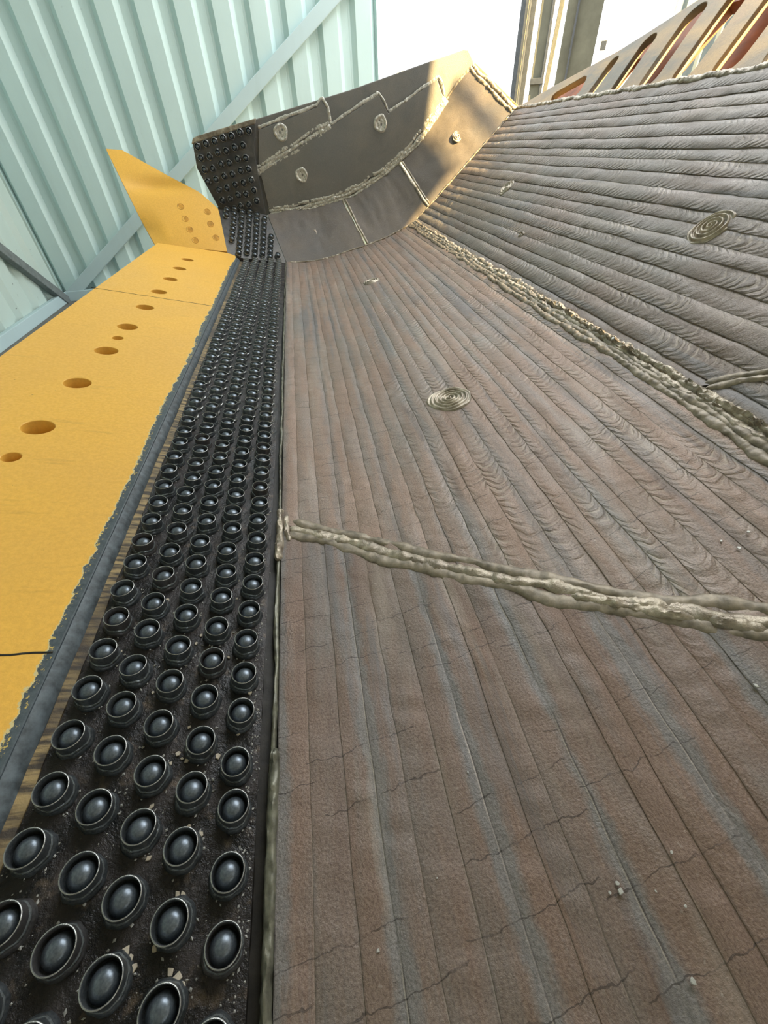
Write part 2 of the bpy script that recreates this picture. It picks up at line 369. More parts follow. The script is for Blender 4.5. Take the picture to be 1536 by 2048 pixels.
PR = np.array([(0.012, -.45), (.09, -.438), (.18, -.412), (.26, -.378), (.33, -.343), (.43, -.295), (.53, -.240), (.615, -.180), (.66, -.130), (.71, -.064),
               (.772, .020), (.822, .092), (.875, .166), (.924, .236), (.975, .304), (1.002, .340)])
def chaikin(P):
    Q = [P[0]]
    for a, b in zip(P[:-1], P[1:]): Q += [a * .75 + b * .25, a * .25 + b * .75]
    return np.array(Q + [P[-1]])
PF = chaikin(chaikin(PR)); SF = np.concatenate([[0], np.cumsum(np.linalg.norm(np.diff(PF, axis=0), axis=1))])
def prof(s):
    s = np.asarray(s, float); x = np.interp(s, SF, PF[:, 0]); z = np.interp(s, SF, PF[:, 1])
    e = 0.012; tx = np.interp(s + e, SF, PF[:, 0]) - np.interp(s - e, SF, PF[:, 0]); tz = np.interp(s + e, SF, PF[:, 1]) - np.interp(s - e, SF, PF[:, 1])
    l = np.hypot(tx, tz) + 1e-9; return x, z, -tz / l, tx / l      # point, normal (towards the inside)
STOP = float(SF[-1]); S2 = 0.672; YE = 2.467; YN = -0.75
seam1_s = np.array([0, .053, .097, .198, .278, .347, .435, .508, .60, .70]); seam1_y = np.array([.479, .458, .432, .367, .311, .262, .203, .164, .12, .08])
def seam1(s): return np.interp(s, seam1_s, seam1_y)
def seam3(s): return np.interp(s, [.67, .707, .733, .756, 1.3], [.52, .503, .484, .463, .0])

def bead_sheet(name, sa, sb, y0, y1, sp, seed, amp, near_first=True, thick=0.03, edge_wave=0.0, ny=520):
    nb = max(1, round((sb - sa) / sp)); T = [0.0, .03, .12, .28, .46, .64, .80, .92, .985]
    vs = np.array([i + t for i in range(nb) for t in T] + [nb - 0.0001])
    idx = np.floor(vs).astype(int); fr = vs - idx
    k = np.linspace(0, 1, ny); k = k ** 1.6
    s_mid = sa + (sb - sa) * vs / nb
    ya, yb = np.broadcast_to(y0(s_mid), s_mid.shape), np.broadcast_to(y1(s_mid), s_mid.shape)
    Y = ya[:, None] + (yb - ya)[:, None] * k[None]
    # each boundary line wanders a little along its length
    W = np.zeros((nb + 1, ny)); Yc = Y[len(Y) // 2]
    for i in range(1, nb): W[i] = 0.05 * smooth_noise(Yc, seed * 100 + i, 6) + 0.030 * smooth_noise(Yc, seed * 100 + i + 50, 31) + 0.30 * (np.random.default_rng(seed * 7 + i).random() - .5)
    vb = vs[:, None] + W[idx] * (1 - fr[:, None]) + W[idx + 1] * fr[:, None]
    S = sa + (sb - sa) * vb / nb
    x, z, nx, nz = prof(S)
    r = np.random.default_rng(seed)
    bh = r.random(nb) * 0.6 + 0.7; lift = r.random(nb) * 0.0009
    crown = (1 - np.abs(2 * fr - 1) ** 2.4)
    H = amp * bh[idx] * (0.7 * crown + 0.5 * (1 - fr)) + lift[idx]
    H = H[:, None] * (1 + 0.22 * smooth_noise(Y * 1.0 + idx[:, None] * 3.7, seed + 1, 22)) + 0.0009 * smooth_noise(Y + idx[:, None] * 1.3, seed + 2, 75) * crown[:, None]
    H = H + 0.0015 * smooth_noise(Y * .7 + vs[:, None] * 0.02, seed + 3, 6)
    # ends dip gently
    P = np.stack([x + nx * H, Y, z + nz * H], -1)
    uv = np.stack([Y, np.broadcast_to(vs[:, None], Y.shape)], -1)
    # skirts: turn all four borders down into the plate thickness
    def off(Pr, nxr, nzr): return np.stack([Pr[..., 0] - nxr * thick, Pr[..., 1], Pr[..., 2] - nzr * thick], -1)
    P2 = np.concatenate([off(P[:1], nx[:1], nz[:1]), P, off(P[-1:], nx[-1:], nz[-1:])], 0)
    N2x = np.concatenate([nx[:1], nx, nx[-1:]], 0); N2z = np.concatenate([nz[:1], nz, nz[-1:]], 0)
    uv2 = np.concatenate([uv[:1], uv, uv[-1:]], 0)
    P3 = np.concatenate([off(P2[:, :1], N2x[:, :1], N2z[:, :1]), P2, off(P2[:, -1:], N2x[:, -1:], N2z[:, -1:])], 1)
    uv3 = np.concatenate([uv2[:, :1], uv2, uv2[:, -1:]], 1)
    return grid_mesh(name, P3, uv3, True, math.radians(42))

SP = 0.0302
c_ = lambda v: (lambda s: np.full(np.shape(s), v))
fl1 = part('floor_liner', bead_sheet('floor_liner', 0, S2, c_(YN), lambda s: seam1(s) - .004, SP, 3, .0013), M['floor_near'], 'brown near floor plate with cracked flat beads')
fl2 = part('floor_liner', bead_sheet('floor_liner', 0, S2, lambda s: seam1(s) + .004, c_(YE), SP, 4, .0015), M['floor_far_lit'], 'far floor plate with a round plug weld')
bk1 = part('back_liner', bead_sheet('back_liner', S2 + .012, STOP - .004, lambda s: seam3(s) + .004, c_(YE), .0325, 5, .0033), M['back'], 'grey back plate of rippled horizontal beads')
bk2 = part('back_liner', bead_sheet('back_liner', S2 + .012, STOP - .004, c_(YN), lambda s: seam3(s) - .004, .0325, 6, .0033, ny=220), M['back'], 'near piece of the grey back plate')

# outer shell below the liners (one bent plate), from under the yellow lip to the guard
sp_ = np.linspace(-0.02, STOP, 60); X, Z, NX, NZ = prof(np.clip(sp_, 0, STOP))
inner = [(-0.215, -.4705)] + [(x - nx * .024, z - nz * .024) for x, z, nx, nz in zip(X, Z, NX, NZ)]
outer = [(-0.215, -.505)] + [(x - nx * .062, z - nz * .062) for x, z, nx, nz in zip(X, Z, NX, NZ)]
ring = inner + outer[::-1]; n = len(ring)
V = [(x, YN, z) for x, z in ring] + [(x, YE + .02, z) for x, z in ring]
F = [(i, (i + 1) % n, n + (i + 1) % n, n + i) for i in range(n)] + [tuple(range(n))[::-1], tuple(range(n, 2 * n))]
part('bucket_shell', fix(mesh('bucket_shell', V, F, True, math.radians(35))), M['shell'])
# runners the bucket stands on
for y in (0.1, 1.9):
    x0, z0 = 0.18, -.47
    me = bpy.data.meshes.new('skid_runner'); bm = bmesh.new()
    dn = Vector((-math.sin(TH) * -1, 0, -math.cos(TH)))          # world down in the bucket frame
    top = [Vector((0.02, y, -.47)), Vector((.30, y, -.43)), Vector((.30, y + .12, -.43)), Vector((.02, y + .12, -.47))]
    upv = Vector((-0.2356, 0, .97185))
    a = [bm.verts.new(p) for p in top]; b2 = [bm.verts.new(p - upv * (p.dot(upv) + EYE)) for p in top]
    bm.faces.new(a); bm.faces.new(b2[::-1])
    for i in range(4): bm.faces.new((a[i], b2[i], b2[(i + 1) % 4], a[(i + 1) % 4]))
    bmesh.ops.recalc_face_normals(bm, faces=bm.faces); bm.to_mesh(me); bm.free(); part('skid_runner', me, M['shell'])

# ------------------------------------------------------------------ stud strips
ZS = -.453
def plate_grid(name, A, B, C, D, nu, nv, th, wob=0.0):
    """solid plate from corner quad A-B (u) / D-C (v) with small waviness"""
    A, B, C, D = map(np.array, (A, B, C, D)); u = np.linspace(0, 1, nu)[:, None, None]; v = np.linspace(0, 1, nv)[None, :, None]
    P = A * (1 - u) * (1 - v) + B * u * (1 - v) + C * u * v + D * (1 - u) * v
    nn = np.cross(B - A, D - A); nn = nn / np.linalg.norm(nn)
    P = P + nn * (wob * rng.standard_normal((nu, nv, 1)))
    Q = P - nn * th
    top = np.concatenate([Q[:1], P, Q[-1:]], 0); t2 = np.concatenate([Q[:, :1][[0]], Q[:, :1], Q[:, :1][[-1]]], 0); t3 = np.concatenate([Q[:, -1:][[0]], Q[:, -1:], Q[:, -1:][[-1]]], 0)
    return grid_mesh(name, np.concatenate([t2, top, t3], 1), None, True, math.radians(50)), nn
me, _ = plate_grid('stud_plate', (-.199, YN, ZS), (-.0105, YN, ZS), (.008, 2.455, ZS), (-.199, 2.31, ZS), 40, 240, .018, .0005)
part('stud_plate', me, M['strip'], 'long black plate of studs along the lip')
# corner strip leans up at 45 degrees, the last one stands on the side
CA, CB = np.array((-.262, 2.352, -.450)), np.array((.012, 2.462, ZS)); CD, CC = np.array((-.329, 2.638, -.297)), np.array((-.093, 2.638, -.285))
me, n_c = plate_grid('stud_plate', CA, CB, CC, CD, 20, 20, .02, .0006); part('stud_plate', me, M['strip_far'], 'dark stud plate on the leaning corner')
YSD = 2.640
side_poly = [(-.426, YSD, -.078), (-.415, YSD, -.163), (-.326, YSD, -.300), (-.100, YSD, -.283), (-.139, YSD, -.126), (-.156, YSD, -.045), (-.150, YSD, .050), (-.405, YSD, -.058)]
me = prism('stud_plate', side_poly, (0, -1, 0), .032, .002); part('stud_plate', me, M['strip_far'], 'dark stud plate standing on the far side wall')
cap = [(-.431, YSD - .004, -.080), (-.152, YSD - .004, .046), (-.148, YSD - .004, .068), (-.400, YSD - .004, -.044), (-.424, YSD - .004, -.058)]
part('edge_weld', prism('edge_weld', cap, (0, -1, 0), .04, .004), M['weld'], 'grey weld along the top of the side studs')

def lathe(name, prof_, seg, seed=None, lump=0.0, lump_until=0):
    r = np.random.default_rng(seed); V = []; F = []
    ph = r.random(4) * 6.28
    for i, (rad, z) in enumerate(prof_):
        for k in range(seg):
            a = 2 * PI * k / seg; f = 1.0; dz = 0
            if i <= lump_until and lump: f = 1 + lump * (math.sin(3 * a + ph[0]) * .5 + math.sin(7 * a + ph[1]) * .35 + math.sin(13 * a + ph[2]) * .3); dz = .0012 * math.sin(4 * a + ph[3]) * (i > 0)
            V.append((rad * f * math.cos(a), rad * f * math.sin(a), z + dz))
    for i in range(len(prof_) - 1):
        for k in range(seg): F.append((i * seg + k, i * seg + (k + 1) % seg, (i + 1) * seg + (k + 1) % seg, (i + 1) * seg + k))
    return V, F
RING = [(.0153, -.002), (.0153, .0008), (.0146, .0030), (.0138, .0038), (.0133, .0046), (.0137, .0056), (.0137, .0064), (.0132, .0072), (.0128, .0078), (.0127, .0086), (.0127, .0186), (.0125, .0191), (.0120, .0192), (.0116, .0186), (.0113, .0090), (.0108, .0076), (.0096, .0072)]
DOME = [(.0100, .0066), (.0099, .0082), (.0094, .0105), (.0085, .0126), (.0072, .0144), (.0055, .0157), (.0036, .0164), (.0016, .0167), (.0005, .01675)]
def close_top(V, F, seg):
    b0 = len(V) - seg; F.append(tuple(range(b0, b0 + seg))); return V, F
ring_me = []; 
for sd in range(6):
    V, F = lathe('r', RING, 40, sd, .045, 8); ring_me.append(mesh('wear_stud', V, F, True, math.radians(60))); ring_me[-1].materials.append(M['stud']); ring_me[-1].materials.append(M['flash']); ring_me[-1].materials.append(M['rim'])
    ring_me[-1].polygons.foreach_set('material_index', [1 if 4 <= k // 40 <= 7 else 2 if 10 <= k // 40 <= 12 else 0 for k in range(len(F))])
V, F = close_top(*lathe('d', DOME, 32), 32); dome_me = mesh('stud_dome', V, F); dome_me.materials.append(M['dome'])
# low copies for the merged far ones
RL = [(.0155, -.002), (.0150, .004), (.0128, .005), (.0131, .009), (.0127, .0098), (.0127, .0188), (.0121, .0193), (.0114, .0184), (.0111, .0100)]
DL = [(.0106, .0090), (.0098, .0128), (.0078, .0160), (.0045, .0180), (.0009, .0185)]
RLV, RLF = lathe('rl', RL, 16, 3, .05, 1); DLV, DLF = close_top(*lathe('dl', DL, 14), 14)

places = []     # (position, normal)
cols = [(-.169, .0218), (-.133, .0029), (-.097, .0240), (-.061, .0060), (-.025, .0280)]
for x, y0 in cols:
    k = -2
    while True:
        y = y0 + .0411 * k; k += 1
        if y > 2.30 + (x + .2) * .72: break
        jx, jy = random.gauss(0, .0011), random.gauss(0, .0012)
        places.append((np.array((x + jx, y + jy, ZS)), np.array((0, 0, 1.0)), random.gauss(0, .03)))
# a few missing and shifted, as in the photo far down the strip nothing is missing
u_dir = (CB - CA) / np.linalg.norm(CB - CA); v_dir = np.cross(n_c, u_dir)
def corner_pt(a, bb): return CA * (1 - a) * (1 - bb) + CB * a * (1 - bb) + CC * a * bb + CD * (1 - a) * bb
wcols = [(.40, 7), ]
nr = 9
for j in range(nr):
    bb = .055 + j * .108
    for i, xx in enumerate((-.286, -.250, -.214, -.178, -.142, -.106, -.070, -.034)):
        off = (i % 2) * .05
        y = bb + off
        if y > .97: continue
        l = corner_pt(0, y)[0]; r_ = corner_pt(1, y)[0]; a = (xx - l) / (r_ - l)
        if a < .12 or a > .9: continue
        p = corner_pt(a, y); places.append((p, n_c if n_c[2] > 0 else -n_c, 0))
side_st = []
xl = [-.405, -.371, -.337, -.303, -.269, -.235, -.201, -.172]
def in_poly(x, z, poly):
    c = False; n = len(poly)
    for i in range(n):
        x1, z1 = poly[i][0], poly[i][2]; x2, z2 = poly[(i + 1) % n][0], poly[(i + 1) % n][2]
        if (z1 > z) != (z2 > z) and x < (x2 - x1) * (z - z1) / (z2 - z1) + x1: c = not c
    return c
def clear(x, z, r=.014):
    return all(in_poly(x + r * math.cos(a), z + r * math.sin(a), side_poly) for a in np.linspace(0, 6.28, 9))
for i in range(7):
    for j in range(9):
        # rows follow the sloping top edge
        x = -.4045 + i * .0375 + j * .0120; z = -.083 + i * .0172 - j * .0405 + .003 * math.sin(i * 3 + j)
        if clear(x, z): places.append((np.array((x, YSD, z)), np.array((0, -1.0, 0)), 0))
# put the largest hundred in the view first
camf = np.array((.25935, .73335, -.62844))
vis = [(np.linalg.norm(p), p, n_, t) for p, n_, t in places]
vis.sort(key=lambda q: q[0])
def seen(p):
    q = np.dot(p, camf); return q > .1
near = [q for q in vis if q[1][1] > -.031][:100]; ids = {id(q) for q in near}
far = [q for q in vis if id(q) not in ids and q[1][1] > -.031]
for k, (d, p, n_, t) in enumerate(near):
    o = bpy.data.objects.new('wear_stud', ring_me[k % 6]); COL.objects.link(o); o.parent = bucket
    o.location = Vector(p) - BASE; o.rotation_euler = (random.gauss(0, .03), random.gauss(0, .03), random.random() * 6.28)
    d_ = bpy.data.objects.new('stud_dome', dome_me); COL.objects.link(d_); d_.parent = o
V = []; F = []; mi = []
for (d, p, n_, t) in far:
    rot = Vector((0, 0, 1)).rotation_difference(Vector(n_)).to_matrix() @ Matrix.Rotation(random.random() * 6.28, 3, 'Z')
    for VV, FF, m_ in ((RLV, RLF, 0), (DLV, DLF, 1)):
        b0 = len(V); V += [tuple(rot @ Vector(v) + Vector(p)) for v in VV]; F += [tuple(b0 + i for i in f) for f in FF]; mi += ([2 if k // 16 in (1, 2, 5, 6) else 0 for k in range(len(FF))] if m_ == 0 else [1] * len(FF))
me = mesh('wear_stud', V, F, True, math.radians(60)); me.polygons.foreach_set('material_index', mi)
part('wear_stud', me, [M['stud'], M['dome'], M['rim']], 'small far studs running away to the side wall', 'stuff')

# weld spatter crusted round the studs and along the groove
def spatter(name, pts, sizes, mat, label):
    V = []; F = []
    base = [(1, 0, 0), (-1, 0, 0), (0, 1, 0), (0, -1, 0), (0, 0, 1), (0, 0, -.3)]
    fc = [(0, 2, 4), (2, 1, 4), (1, 3, 4), (3, 0, 4), (2, 0, 5), (1, 2, 5), (3, 1, 5), (0, 3, 5)]
    for p, s_ in zip(pts, sizes):
        b0 = len(V); a = random.random() * 6.28; ca, sa_ = math.cos(a), math.sin(a); e = random.uniform(.6, 1.5)
        for v in base: x, y = v[0] * s_ * e, v[1] * s_ / e; V.append((p[0] + ca * x - sa_ * y, p[1] + sa_ * x + ca * y, p[2] + v[2] * s_ * .8))
        F += [tuple(b0 + i for i in f) for f in fc]
    return part(name, mesh(name, V, F, True, math.radians(50)), mat, label, 'stuff')
pts = []; sz = []
for d, p, n_, t in near + [q for q in far if q[1][1] < 1.1 and q[2][2] > .9]:
    for _ in range(random.randint(2, 9)):
        a = random.gauss(-.2, 1.5); r_ = .0155 + abs(random.gauss(0, .0022)); pts.append((p[0] + r_ * math.cos(a), p[1] + r_ * math.sin(a), ZS + .0005)); sz.append(random.uniform(.0005, .0016))
for _ in range(520): pts.append((random.gauss(-.013, .003), random.uniform(-.05, 1.3), ZS + .0003)); sz.append(random.uniform(.0004, .0013))
for _ in range(260): pts.append((random.uniform(-.19, -.005), random.uniform(-.05, .9), ZS + .0003)); sz.append(random.uniform(.0003, .0009))
spatter('weld_spatter', pts, sz, M['bright'], 'tiny bright weld spatter around the studs')

# ------------------------------------------------------------------ yellow lip
ZY = -.438
ye = [(-.557, YN), (-.211, YN), (-.207, 2.262), (-.226, 2.330), (-.262, 2.352), (-.545, 2.283)]
holes = [circ(-.388, y, .0235, .0225) for y in (.694, .868, 1.043, 1.213, 1.389, 1.562, 1.735, 1.905, 2.072, .12, -.06)]
holes += [circ(-.388, .604, .0125), circ(-.388, 1.128, .0125)]
# bolt bosses keep the near holes out of the camera's view below the frame
lip = part('cutting_edge', shift(holed('cutting_edge', ye, holes, .05, (0, 0, ZY), (1, 0, 0), (0, 1, 0), .0015), Vector((0, 0, 0))), M['yellow'], 'yellow painted lip plate with a row of holes')
lip.data.polygons.foreach_set('use_smooth', [True] * len(lip.data.polygons)); lip.data.set_sharp_from_angle(angle=math.radians(30))
# plate under the holes (their dark bottoms)
part('lip_backing', box('lip_backing', (-.47, YN, -.545), (-.215, 2.25, -.4885)), M['shell'])
# bevelled dark flank between paint and studs, then the scorched tan run
def strip_mesh(name, xs, zs, y0, y1, ny, wob):
    ys = np.linspace(y0, y1, ny); P = np.zeros((len(xs), ny, 3))
    for i, (x, z) in enumerate(zip(xs, zs)): P[i, :, 0] = x + wob * smooth_noise(ys, 30 + i, 14) + wob * .6 * smooth_noise(ys, 60 + i, 60); P[i, :, 1] = ys; P[i, :, 2] = z
    return grid_mesh(name, P, None, True, math.radians(40))
part('lip_bevel', strip_mesh('lip_bevel', (-.213, -.2105, -.2030, -.1985, -.1985), (-.446, -.4384, -.4440, -.4505, -.458), YN, 2.29, 300, .0006), mat_plain('dark_primer', srgb(92, 102, 108), .45, .1, .25, 90), 'dark grey bevel where the yellow paint has flaked off')
part('scorched_strip', strip_mesh('scorched_strip', (-.2005, -.1985, -.1930, -.1885, -.1870), (-.460, -.4508, -.4512, -.4520, -.458), YN, 2.29, 300, .0010), M['scorch'], 'tan scorched line beside the studs')
# cracks (butt joints) across the lip: shallow dark grooves
def groove(y, xa, xb, w, skew=0):
    P = []; xs = np.linspace(xa, xb, 40)
    for s_ in (-1, -.4, .4, 1): P.append([(x, y + skew * (x - xa) / (xb - xa) + s_ * w + .0009 * float(smooth_noise(x, int(y * 100), 60)), ZY + (.0021 if abs(s_) < .5 else .0004)) for x in xs])
    return grid_mesh('lip_joint', np.array(P))
part('lip_joint', groove(.269, -.557, -.213, .0021), M['groove'], 'dark butt joint across the yellow lip')
part('lip_joint', groove(1.495, -.557, -.213, .0016, .004), M['groove'])

# corner guard: lower leaf lies on the 45 degree corner, upper leaf bends up to a point
gA, gB, gC, gD = map(np.array, ((-.566, 2.326, -.452), (-.262, 2.354, -.432), (-.310, 2.501, -.289), (-.394, 2.545, -.245)))
gE = np.array((-.668, 2.450, -.340)); gT1 = np.array((-.723, 2.620, -.160)); gT2 = np.array((-.784, 2.606, -.168)); gM = np.array((-.535, 2.570, -.210))
def patch(us, rows):
    P = np.array(rows); return P
def lerp(a, b, t): return a * (1 - t) + b * t
NU, NV = 26, 30
P = np.zeros((NU, NV, 3))
def left(t):   # left border from gA up to the tip
    pts_ = [gA, lerp(gA, gT2, .33) + np.array((0, -.012, -.004)), lerp(gA, gT2, .66) + np.array((0, -.010, 0)), gT2]; k = min(2, int(t * 3)); f = t * 3 - k; return lerp(pts_[k], pts_[k + 1], f)
def right(t):
    pts_ = [gB, gC, gD, gM, gT1]; L = [0, .34, .50, .72, 1.0]
    for i in range(4):
        if t <= L[i + 1] + 1e-9: return lerp(pts_[i], pts_[i + 1], (t - L[i]) / (L[i + 1] - L[i]))
gn = np.array((0, -1, 1)) / math.sqrt(2)
for j in range(NV):
    t = j / (NV - 1); a, b_ = left(t), right(t)
    for i in range(NU):
        f = i / (NU - 1); p = lerp(a, b_, f)
        # hollow of the bend and the ground facet along the outer edge
        hol = -.018 * math.exp(-((t - .62) / .075) ** 2) * math.sin(PI * f)
        fac = -.020 * max(0, 1 - f / .22) * max(0, 1 - abs(t - .18) / .24)
        P[i, j] = p + gn * (hol + fac)
Q = P - gn * .03
top = np.concatenate([Q[:1], P, Q[-1:]], 0); e0 = np.concatenate([Q[:1, :1], Q[:, :1], Q[-1:, :1]], 0); e1 = np.concatenate([Q[:1, -1:], Q[:, -1:], Q[-1:, -1:]], 0)
guard_me = grid_mesh('corner_guard', np.concatenate([e0, top, e1], 1), None, True, math.radians(38))
guard = part('corner_guard', guard_me, M['yellow_fin'], 'yellow pointed corner plate at the far end of the lip')
def torus(name, R_, r_, seg=28, ring_n=8, ry=1.0):
    V = []; F = []
    for k in range(seg):
        a = 2 * PI * k / seg
        for j in range(ring_n):
            b_ = 2 * PI * j / ring_n; V.append(((R_ + r_ * math.cos(b_)) * math.cos(a), (R_ + r_ * math.cos(b_)) * math.sin(a) * ry, r_ * .6 * math.sin(b_)))
    for k in range(seg):
        for j in range(ring_n): F.append((k * ring_n + j, ((k + 1) % seg) * ring_n + j, ((k + 1) % seg) * ring_n + (j + 1) % ring_n, k * ring_n + (j + 1) % ring_n))
    return V, F
plugm = mat_plain('yellow_plug_paint', srgb(206, 150, 52), .45, 0, .15, 60)
rotg = Vector((0, 0, 1)).rotation_difference(Vector(gn)).to_matrix()
for (x, y, z) in ((-.471, 2.478, -.312), (-.449, 2.439, -.351), (-.428, 2.406, -.384), (-.402, 2.371, -.415), (-.357, 2.482, -.308), (-.341, 2.441, -.349), (-.314, 2.397, -.393)):
    # bring the plug onto the leaf surface
    q = np.array((x, y, z)); dd = ((P - q) ** 2).sum(-1); i, j = np.unravel_index(dd.argmin(), dd.shape); q = q + gn * float(np.dot(P[i, j] - q, gn))
    V1, F1 = torus('p', .0135, .0018); V2 = [(0, 0, .0006)] + [(.0125 * math.cos(k * PI / 10), .0125 * math.sin(k * PI / 10), .0002) for k in range(20)]
    b0 = len(V1); F1 = F1 + [(b0, b0 + 1 + k, b0 + 1 + (k + 1) % 20) for k in range(20)]
    part('bolt_plug', mesh('bolt_plug', [tuple(rotg @ Vector(v) + Vector(q)) for v in V1 + V2], F1), plugm, None, None, guard).parent = guard

# ------------------------------------------------------------------ corner plates and far side wall
c1s = np.linspace(0, STOP, 60)
C2 = np.array([(-.090, 2.640, -.283), (-.066, 2.645, -.276), (.12, 2.672, -.211), (.318, 2.672, -.123), (.482, 2.672, -.002), (.61, 2.672, .131), (.682, 2.672, .247), (.725, 2.672, .335), (.755, 2.672, .383), (.813, 2.672, .461)])
L2 = np.concatenate([[0], np.cumsum(np.linalg.norm(np.diff(C2, axis=0), axis=1))]); L2 /= L2[-1]
def c2(t): return np.stack([np.interp(t, L2, C2[:, k]) for k in range(3)], -1)
def corner_liner(t0, t1, n=26, m=12):
    t = np.linspace(t0, t1, n); x, z, _, _ = prof(t * STOP); A = np.stack([x, np.full(n, YE), z], -1); B = c2(t)
    v = np.linspace(0, 1, m)[None, :, None]; Pm = A[:, None] * (1 - v) + B[:, None] * v
    nn = np.cross(Pm[1, 0] - Pm[0, 0], Pm[0, 1] - Pm[0, 0]); nn = nn / np.linalg.norm(nn); nn = nn if nn[1] < 0 else -nn
    Pm = Pm + nn * .0008 * rng.standard_normal((n, m, 1)); Qm = Pm - nn * .035
    tp = np.concatenate([Qm[:1], Pm, Qm[-1:]], 0); a = np.concatenate([Qm[:1, :1], Qm[:, :1], Qm[-1:, :1]], 0); b_ = np.concatenate([Qm[:1, -1:], Qm[:, -1:], Qm[-1:, -1:]], 0)
    return grid_mesh('corner_liner', np.concatenate([a, tp, b_], 1), None, True, math.radians(40))
TC1, TC2 = .325, .60
part('corner_liner', corner_liner(0, TC1 - .006), M['liner'], 'first leaning corner plate beside the studs')
part('corner_liner', corner_liner(TC1 + .006, TC2 - .006), M['liner'], 'middle leaning corner plate')
part('corner_liner', corner_liner(TC2 + .006, .985), M['liner'], 'sunlit corner plate under the peak')
YS = 2.672
side = [(-.424, YS, -.078), (-.402, YS, -.055), (-.149, YS, .066), (.263, YS, .251), (.752, YS, .490), (.772, YS, .492), (.813, YS, .461), (.755, YS, .383), (.725, YS, .335), (.682, YS, .247), (.61, YS, .131), (.482, YS, -.002), (.318, YS, -.123), (.12, YS, -.211), (-.095, YS, -.292), (-.324, YS, -.304), (-.413, YS, -.163)]
part('side_plate', prism('side_plate', side, (0, -1, 0), .05, .003), M['side'], 'dark far side wall plate')
def raised(poly, th=.012): return prism('side_liner', [(x, YS - th, z) for x, z in poly], (0, -1, 0), th + .004, .002)
part('side_liner', raised([(-.138, .030), (.118, .160), (.134, .190), (.166, .166), (.183, .120), (.029, .012), (-.138, -.112)]), M['side'], 'upper wear plate with one plug on the side wall')
part('side_liner', raised([(.190, .112), (.393, .262), (.440, .222), (.452, .212), (.654, .370), (.690, .330), (.705, .318), (.668, .247), (.600, .140), (.474, .012), (.312, -.108), (.118, -.195), (-.085, -.262), (-.128, -.128), (.026, -.004)]), M['side'], 'large curved wear plate on the side wall')

# ------------------------------------------------------------------ welds
def weld(name, pts, nrms, widths, offs, heights, seed, label=None, ripple=.006, n_per=380, kind=None, mat='weld', flank=()):
    """several weld strands side by side following pts; cross-offset direction = tangent x normal"""
    pts = np.array(pts, float); nrms = np.array(nrms, float)
    L = np.concatenate([[0], np.cumsum(np.linalg.norm(np.diff(pts, axis=0), axis=1))]); T = L[-1]; n = max(24, int(T * n_per)); l = np.linspace(0, T, n)
    C = np.stack([np.interp(l, L, pts[:, k]) for k in range(3)], -1); N = np.stack([np.interp(l, L, nrms[:, k]) for k in range(3)], -1); N /= np.linalg.norm(N, axis=1)[:, None]
    tg = np.gradient(C, axis=0); tg /= np.linalg.norm(tg, axis=1)[:, None] + 1e-12; S_ = np.cross(tg, N)
    V = []; F = []; MI = []
    for j, (w, o_, h) in enumerate(zip(widths, offs, heights)):
        nf0 = len(F); m = 9; r = seed * 13 + j
        wn = w * (1.0 + .26 * smooth_noise(l, r, 38) + .16 * smooth_noise(l, r + 1, 130)); on = o_ + w * .25 * smooth_noise(l, r + 2, 18)
        hn = h * .66 * (1 + .38 * smooth_noise(l, r + 3, 55) + .34 * smooth_noise(l, r + 9, 150)) + h * .07 * np.sin(l / ripple * 2 * PI + 4 * smooth_noise(l, r + 4, 20))
        end = np.minimum(1, np.minimum(l, T - l) / (w * .5) + .15) ** .5; b0 = len(V)
        for i in range(n):
            for k in range(m):
                a = PI * k / (m - 1); bump = .34 * float(smooth_noise(l[i] * 1.0 + k * .37, r + 5, 160)) 
                p = C[i] + S_[i] * (on[i] + wn[i] * .5 * math.cos(a) * end[i]) + N[i] * (hn[i] * (math.sin(a) ** .8) * (1 + bump) * end[i] - .0025 * (1 - math.sin(a)))
                V.append(p)
        F += [(b0 + i * m + k, b0 + i * m + k + 1, b0 + (i + 1) * m + k + 1, b0 + (i + 1) * m + k) for i in range(n - 1) for k in range(m - 1)]
        F += [tuple(b0 + k for k in range(m)), tuple(b0 + (n - 1) * m + k for k in range(m))[::-1]]
        MI += [1 if j in flank else 0] * (len(F) - nf0)
    me = mesh(name, V, F, True, math.radians(55)); me.polygons.foreach_set('material_index', MI); fix(me)
    return part(name, me, [M[mat], M['weld_flank']] if flank else M[mat], label, kind)
def on_floor(s, y):
    x, z, nx, nz = prof(s); return np.stack([x + nx * .0025, y, z + nz * .0025], -1), np.stack([nx, 0 * x, nz], -1)
s_ = np.linspace(.012, .66, 30); a, b_ = on_floor(s_, seam1(s_))
weld('weld_seam', a, b_, (.016, .018, .018), (-.0135, -.0005, .0125), (.0026, .0050, .0026), 1, 'pale triple weld slanting across the brown floor', flank=(0, 2))
s_ = np.linspace(.352, .452, 12); a, b_ = on_floor(s_, seam1(s_) - .010)
weld('weld_seam', a, b_, (.0135,), (0,), (.0085,), 2, 'fat short weld run lying on the floor seam', ripple=.009)
s_ = np.linspace(.462, .505, 8); a, b_ = on_floor(s_, seam1(s_) - .010); weld('weld_seam', a, b_, (.014,), (0,), (.0065,), 22)
y_ = np.linspace(YN, YE - .005, 70); sk = S2 + .006 + .004 * smooth_noise(y_, 4, 3); a, b_ = on_floor(sk, y_)
weld('weld_seam', a, b_, (.016, .015, .015, .016), (-.0145, -.005, .005, .0145), (.0045, .0045, .0055, .0070), 3, 'rough multi-pass weld between floor and back', flank=(0, 1))
y_ = np.linspace(YN, 1.05, 40); a, b_ = on_floor(np.full(40, S2 + .019), y_); weld('weld_seam', a, b_, (.0135,), (0,), (.0115,), 33, 'raised ragged weld ridge along the back plate foot')
